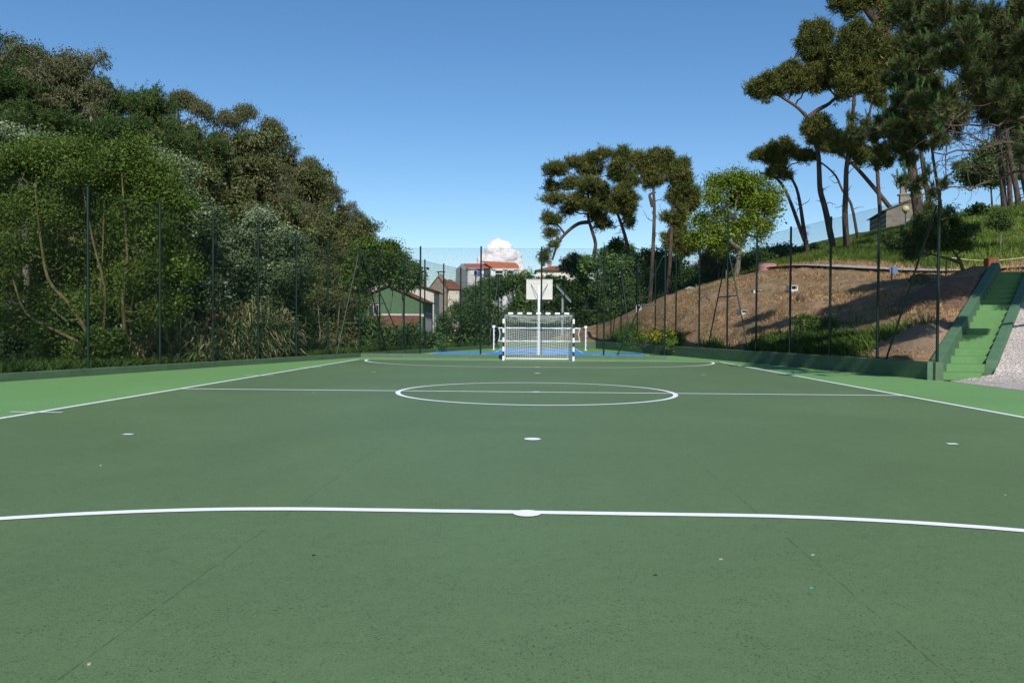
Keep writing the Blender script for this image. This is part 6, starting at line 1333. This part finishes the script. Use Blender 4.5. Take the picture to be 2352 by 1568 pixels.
# tree standing just left of the frame, whose shade falls behind the fence
for k_, (bx, by, lb) in enumerate([(-16.9, 15.5, 'leafy tree standing just outside the left edge of the photo'), (-17.8, 10.2, 'second leafy tree outside the left edge, nearer the camera')]):
    g = ztf(bx, by); st2 = [np.array([(bx, by, g-.2), (bx+.2, by+.2, g+2), (bx, by+.4, g+4.5), (bx-.2, by, g+7)])]
    tree('leafy_tree', lb, 'tree', st2, [(bx+dx, by+dy, g+h, 1.9, 1.9, 1.3) for dx, dy, h in ((0, 0, 7.5), (1.6, 1, 5.8), (-1.5, .5, 6), (.5, -1.5, 5.5), (1.2, 2.2, 4.2), (-.5, 1.8, 6.8), (1.5, -.5, 3.6), (.3, .3, 8.8), (-.5, -1, 4.5))], 'green', None, 800, 30, .12, .7, G_L, 'bark_moss', .16, .05, .3)

# ------------------------------------------------------------------ big near pine at the right (crown hangs into the picture)
g = float(zt(19.6, 26.5)[0]); st2 = [np.array([(19.6, 26.5, g-.3), (19.4, 26.4, g+3), (19., 26.2, g+6), (18.6, 26, g+9)])]
tree('pine_tree', 'pine standing just outside the right edge, whose crown shades the slope and stairs', 'tree', st2,
     [(14.6, 23.5, 9.6, 1.7, 1.7, .9), (16.4, 22.8, 10.4, 1.8, 1.8, .9), (16., 25.4, 9.8, 1.8, 1.7, .9), (18.2, 24.4, 10.8, 1.9, 1.9, 1.), (18.0, 27.2, 10.4, 1.8, 1.8, .9), (20.2, 26.0, 11., 1.9, 1.9, 1.), (17.2, 21., 11.2, 1.6, 1.6, .9), (15.2, 21.6, 11.0, 1.5, 1.5, .8), (20.4, 23.4, 11.2, 1.8, 1.8, .9), (19.4, 28.6, 10.2, 1.6, 1.6, .8), (15.4, 24.6, 8.9, 1.5, 1.5, 1.), (17.2, 23.8, 9.4, 1.8, 1.8, 1.2), (18.8, 22.4, 9.9, 1.8, 1.8, 1.2), (16.8, 26.6, 9.3, 1.7, 1.7, 1.1), (19.4, 25.2, 9.8, 1.9, 1.9, 1.2), (14.4, 22.4, 9.6, 1.4, 1.4, .9)],
     'pinedark', None, 6200, 16, .27, .5, None, 'bark_pine', .28, .1, .6, dict(shell=.15, w=.15), 'pine', .014, .12, .5)
def near_pine():
    rng = np.random.default_rng(77); root_p = np.array([19.0, 22.0, 0]); root_p[2] = float(setts_z(root_p[0], root_p[1]))
    rt = thing('pine_tree', 'large near pine whose needled boughs hang in from the upper right', 'tree', tuple(root_p))
    trunk = np.array([root_p-UP*.5, root_p+[-.1, 0, 2], root_p+[-.3, .2, 4.5], root_p+[-.5, .2, 7.5], root_p+[-.6, .6, 11], root_p+[-.4, .8, 14]])
    tm = MB(); tm.tube(smooth(trunk), np.interp(np.linspace(0, 1, 16), [0, 1], [.34, .10]), 12, cap=False)
    B_ = z6([(1330,60,90,70,2),(1480,-20,120,90,3),(1620,60,110,80,0),(1430,180,100,60,2),(1560,170,110,60,1),(1350,300,80,50,2),(1480,330,110,55,0),(1620,280,110,70,-1),(1780,80,120,90,1),(1780,230,120,80,-1),(1640,420,110,60,1),(1760,400,120,70,-2),(1900,340,120,80,0),(1950,120,130,100,2),(2080,220,130,90,-1),(2200,80,130,110,1),(2230,300,120,90,0),(1880,520,120,55,1),(2040,430,120,80,0),(2180,480,110,80,1),(1320,470,80,50,2),(1500,480,100,60,3),
         (1230,560,60,60,2.5),(1290,600,60,50,1),(1380,560,70,45,1),(1420,640,90,50,0),(1540,620,80,45,1),(1330,720,90,50,0),(1470,720,100,55,-1),(1590,700,80,60,-.5),(1700,680,70,60,0),(1640,790,90,60,-1),(1760,800,80,55,-1.5),(1500,820,110,60,0),(1370,840,90,60,1),(1250,820,70,50,1),(1180,880,60,50,1.5),(1060,900,50,45,1),(960,840,32,50,1),(950,930,28,40,.5),(1030,980,55,45,.5),(1130,980,70,50,1),(1260,940,100,60,0),(1400,950,110,60,0),(1540,920,90,60,-.5),(1180,1080,70,45,1),(1330,1060,100,55,0),(1480,1040,90,50,0),(1600,1010,70,40,0),(1230,1160,60,40,1),(1380,1150,80,40,0),(1140,1190,40,35,1),
         (2080,620,80,60,0),(2190,640,70,70,0),(2060,720,80,50,-.5),(2180,760,80,60,0),(2110,820,60,40,0),(2220,860,50,40,.5),(1980,600,60,45,1),
         (1340,1310,50,40,-1),(1420,1360,45,30,-1),(1480,1310,50,35,-1.2),(1530,1250,40,40,-1.2),(1550,1400,28,60,-1),(1640,1330,40,26,-1.4),(1760,1200,40,26,-1)])
    B_ += [(2400, 330, 60, 50, 0), (2420, 420, 60, 40, 1), (2480, 300, 60, 50, 1), (2520, 180, 70, 60, 0), (2560, 60, 70, 60, 1), (2450, 480, 50, 30, 2), (2560, 350, 60, 40, 1.5), (2420, 30, 50, 40, 0), (2450, 120, 50, 40, 1), (2430, 230, 40, 30, 0), (2480, -60, 60, 40, 2), (2380, -60, 50, 30, 2), (2250, -70, 60, 30, 3), (2120, -60, 60, 30, 4)]
    blobs = [PB(px, py, rx, ry, 22., None, d-(((i*37) % 7)*.55 if px > 2140 else 0)) for i, (px, py, rx, ry, d) in enumerate(B_)]
    # main boughs reach out to groups of blobs
    c = np.array([b[:3] for b in blobs]); tt = smooth(trunk); nodes = []
    for ang in range(9):
        sel = c[rng.integers(0, len(c))]; nodes.append(sel)
    order = np.argsort(np.linalg.norm(c-tt[8], axis=1)); net = [(tt[i], .16) for i in range(5, 16)]; netp = [n_[0] for n_ in net]; netr = [.16]*len(netp); cost = [0.]*len(netp)
    for oi in order:
        d = np.linalg.norm(np.array(netp)-c[oi], axis=1); sc_ = d+.35*np.array(cost); j = int(np.argmin(sc_)); r0 = max(.016, netr[j]*.62)
        pts = curve(netp[j], c[oi], -.05, rng, 8, .07); tm.tube(pts, np.linspace(r0, max(.012, r0*.6), 8), 6, cap=False)
        for q_ in (4, 7): netp.append(pts[q_]); netr.append(max(.014, r0*.72)); cost.append(cost[j]+d[j])
    # shoots
    vol = np.array([b[3]*b[4]*b[5] for b in blobs]); pr_ = vol**.7; pr_ /= pr_.sum(); ns = 9500
    k = rng.choice(len(blobs), ns, p=pr_); d = unit(rng.normal(size=(ns, 3))); rad = rng.random(ns)**.42; R_ = np.array([b[3:6] for b in blobs]); pos_ = c[k]+d*R_[k]*rad[:, None]
    out = unit(pos_-c[k]); ax = unit(out*.7+UP*.55+rng.normal(size=(ns, 3))*.35+np.array([-.25, -.1, 0])); L0 = rng.uniform(.22, .42, ns)
    st_ = pos_-ax*L0[:, None]; mid = c[k]*.5+st_*.5+rng.normal(size=(ns, 3))*.05-UP*.05
    s1 = rng.random(ns) < .55; tm.segs(c[k][s1], mid[s1], .009, .007, 3); tm.segs(mid[s1], st_[s1], .007, .005, 3); tm.segs(st_, pos_, .006, .004, 3)
    # needles
    NP = 52; n = ns*NP; K = np.repeat(np.arange(ns), NP); u_ = rng.random(n); base = st_[K]+ax[K]*(L0[K]*u_)[:, None]; side = unit(np.cross(ax[K], rng.normal(size=(n, 3)))); sp_ = rng.uniform(.45, 1.0, n)[:, None]*(1.15-.5*u_[:, None])
    nd = unit(ax[K]+side*sp_); ln = rng.uniform(.12, .20, n); w_ = unit(np.cross(nd, rng.normal(size=(n, 3))))*.0062; tip = base+nd*ln[:, None]-UP*.015
    shr = rng.random(ns); r_ = np.clip(shr[K]*.7+rng.random(n)*.3, 0, .999); V = np.stack([base-w_, base+w_, tip], 1).reshape(-1, 3); cm = MB(); cm.add(V, np.arange(3*n).reshape(n, 3), 0, r_)
    part('crown', cm, L['needle'], rt)
    # bright new shoots on the upper tips
    top = np.where((out[:, 2] > -.1) & (rng.random(ns) < .055))[0]; nm = MB(); m_ = 90; K = np.repeat(top, m_); n = len(K); u_ = rng.random(n); up = unit(UP+rng.normal(size=(ns, 3))*.14+np.array([-.1, 0, 0])); hgt = rng.uniform(.14, .34, ns)
    base = pos_[K]+up[K]*(hgt[K]*u_)[:, None]; side = unit(np.cross(up[K], rng.normal(size=(n, 3)))); nd = unit(up[K]*1.1+side*.75); ln = rng.uniform(.05, .085, n); w_ = unit(np.cross(nd, rng.normal(size=(n, 3))))*.006; tip = base+nd*ln[:, None]
    nm.add(np.stack([base-w_, base+w_, tip], 1).reshape(-1, 3), np.arange(3*n).reshape(n, 3), 0, np.clip(rng.random(n), 0, .999)); nm.segs(pos_[top], pos_[top]+up[top]*hgt[top][:, None], .008, .006, 4); part('new_shoots', nm, L['candle'], rt)
    # curling bare twigs under the crown
    bm = MB()
    for k_ in range(60):
        a0 = P(*[(rng.uniform(2160, 2352)), rng.uniform(285, 400)], 20+rng.uniform(-1, 2)); v = unit(rng.normal(size=3)+np.array([-.6, 0, .1])); pts = [a0]
        for j in range(9): v = unit(v+rng.normal(size=3)*.33+np.array([0, 0, -.05])); pts.append(pts[-1]+v*.13)
        bm.tube(pts, np.linspace(.009, .003, 10), 4, cap=False)
    for (x0, y0, x1, y1) in ((2352, 270, 2170, 285), (2352, 330, 2180, 300), (2352, 395, 2130, 432), (2300, 330, 2140, 350)):
        pts = curve(P(x0, y0, 19.6), P(x1, y1, 19.4), -.05, rng, 10, .05); bm.tube(pts, np.linspace(.035, .012, 10), 6, cap=False)
    part('bare_twigs', bm, M['twig'], rt)
    part('trunk', tm, M['bark_pine'], rt, True)
    for px, py in ((2141, 429), (2165, 427), (2247, 334), (2290, 357), (2155, 433)):
        p = P(px, py, 19.4); cn = MB(); ax_ = unit(np.array([rng.normal(), rng.normal(), -.4])); zz = np.linspace(0, 1, 8); cn.tube([p+ax_*.09*z for z in zz], [.012, .028, .034, .033, .028, .021, .013, .004], 9)
        part('pine_cone', cn, M['bark_pine'], rt)
near_pine()

# ------------------------------------------------------------------ cumulus cloud far behind the roofs
def cloud():
    Y = 2600.; rng = np.random.default_rng(5); lobes = [(1143,562,18,14),(1134,574,18,16),(1156,570,20,16),(1128,590,22,20),(1166,590,24,20),(1148,600,34,26),(1120,612,26,24),(1172,606,28,26),(1100,632,30,22),(1140,632,40,28),(1185,632,30,24),(1070,650,26,16),(1205,655,26,18),(1222,668,24,14),(1240,680,22,12),(1160,660,60,26),(1090,660,40,20),(1112,596,14,12),(1184,588,14,12)]
    for i in range(60):
        b = lobes[rng.integers(0, 17)]; a = rng.uniform(0, 2*PI); lobes.append((b[0]+b[2]*.85*math.cos(a), b[1]-b[3]*.85*abs(math.sin(a)), b[2]*rng.uniform(.10, .32), b[3]*rng.uniform(.12, .34)))
    mb = MB(); n, m_ = 28, 18
    for (px, py, rx, ry) in lobes:
        c = P(px, py, Y); k = Y/FPX; rx *= k; ry *= k; c[1] += rng.uniform(-.3, .3)*rx; V = []
        ph = np.linspace(-PI/2, PI/2, m_); th = np.arange(n)/n*2*PI; PH, TH = np.meshgrid(ph, th, indexing='ij'); D = np.stack([np.cos(PH)*np.cos(TH), np.cos(PH)*np.sin(TH), np.sin(PH)], -1)
        s_ = 1+.07*np.sin(D[..., 0]*9+px)*np.sin(D[..., 2]*8+py)+.05*np.sin(D[..., 1]*17+px*2)*np.sin(D[..., 0]*15+py)+.03*np.sin(D[..., 2]*27+px)
        V = c+D*s_[..., None]*np.array([rx, rx, ry]); i = np.arange(m_-1)[:, None]*n; j = np.arange(n)[None]; jj = (j+1) % n
        mb.add(V.reshape(-1, 3), np.stack([i+j, i+jj, i+n+jj, i+n+j], -1).reshape(-1, 4))
    m, t, b = nt('cloud'); b.inputs['Base Color'].default_value = (.95, .90, .88, 1); b.inputs['Roughness'].default_value = 1; b.inputs['Specular IOR Level'].default_value = 0
    tr = t.nodes.new('ShaderNodeBsdfTranslucent'); tr.inputs['Color'].default_value = (.95, .92, .93, 1); mx = t.nodes.new('ShaderNodeMixShader'); mx.inputs[0].default_value = .45; t.links.new(b.outputs[0], mx.inputs[1]); t.links.new(tr.outputs[0], mx.inputs[2]); t.links.new(mx.outputs[0], t.nodes['Material Output'].inputs['Surface'])
    o = mb.build('cloud', m, smooth=True); o['kind'] = 'structure'
    rm = o.modifiers.new('remesh', 'REMESH'); rm.mode = 'VOXEL'; rm.voxel_size = 3.; rm.use_smooth_shade = True
    for k, (ns_, st_) in enumerate(((34, 16), (13, 3.5))):
        tx = bpy.data.textures.new(f'cloud_noise_{k}', 'CLOUDS'); tx.noise_scale = ns_; tx.noise_depth = 3; dm = o.modifiers.new('displace', 'DISPLACE'); dm.texture = tx; dm.texture_coords = 'LOCAL'; dm.strength = st_; dm.mid_level = .5
cloud()
# ------------------------------------------------------------------ sky, sun, camera
SUN_EL, SUN_AZ = 39., 7.      # sun behind the photographer, slightly to the right
w = bpy.data.worlds.new('World'); bpy.context.scene.world = w; w.use_nodes = True; t = w.node_tree
sk = t.nodes.new('ShaderNodeTexSky'); sk.sky_type = 'NISHITA'; sk.sun_disc = False
sk.sun_elevation = R(SUN_EL); sk.sun_rotation = PI-R(SUN_AZ); sk.altitude = 50; sk.air_density = 1.0; sk.dust_density = .3; sk.ozone_density = 3.0
hs = t.nodes.new('ShaderNodeHueSaturation'); hs.inputs['Saturation'].default_value = 1.2; t.links.new(sk.outputs[0], hs.inputs['Color']); t.links.new(hs.outputs[0], t.nodes['Background'].inputs['Color']); t.nodes['Background'].inputs['Strength'].default_value = .13
sl = bpy.data.lights.new('sun', 'SUN'); sl.energy = 4.7; sl.angle = R(.53); sl.color = (1., .96, .90)
so = bpy.data.objects.new('sun', sl); C.objects.link(so)
from mathutils import Vector
sv = Vector((math.sin(R(SUN_AZ))*math.cos(R(SUN_EL)), -math.cos(R(SUN_AZ))*math.cos(R(SUN_EL)), math.sin(R(SUN_EL))))
so.rotation_euler = sv.to_track_quat('Z', 'Y').to_euler(); so.location = sv*60
cam = bpy.data.cameras.new('camera'); co = bpy.data.objects.new('camera', cam); C.objects.link(co)
cam.sensor_width = 36; cam.lens = 36*FPX/2352; cam.clip_end = 9000; cam.clip_start = .1
from mathutils import Matrix
f = Vector((math.cos(PIT)*math.sin(YAW), math.cos(PIT)*math.cos(YAW), math.sin(PIT)))
r = Vector((math.cos(YAW), -math.sin(YAW), 0)); u = r.cross(f)
r2 = r*math.cos(ROL)+u*math.sin(ROL); u2 = -r*math.sin(ROL)+u*math.cos(ROL)
m = Matrix((r2, u2, -f)).transposed().to_4x4(); m.translation = (CX, CY, CH); co.matrix_world = m
sc = bpy.context.scene; sc.camera = co
sc.view_settings.view_transform = 'Standard'; sc.view_settings.look = 'None'; sc.view_settings.exposure = 0; sc.view_settings.gamma = 1
sc.cycles.max_bounces = 6; sc.cycles.transparent_max_bounces = 6; sc.cycles.use_denoising = True
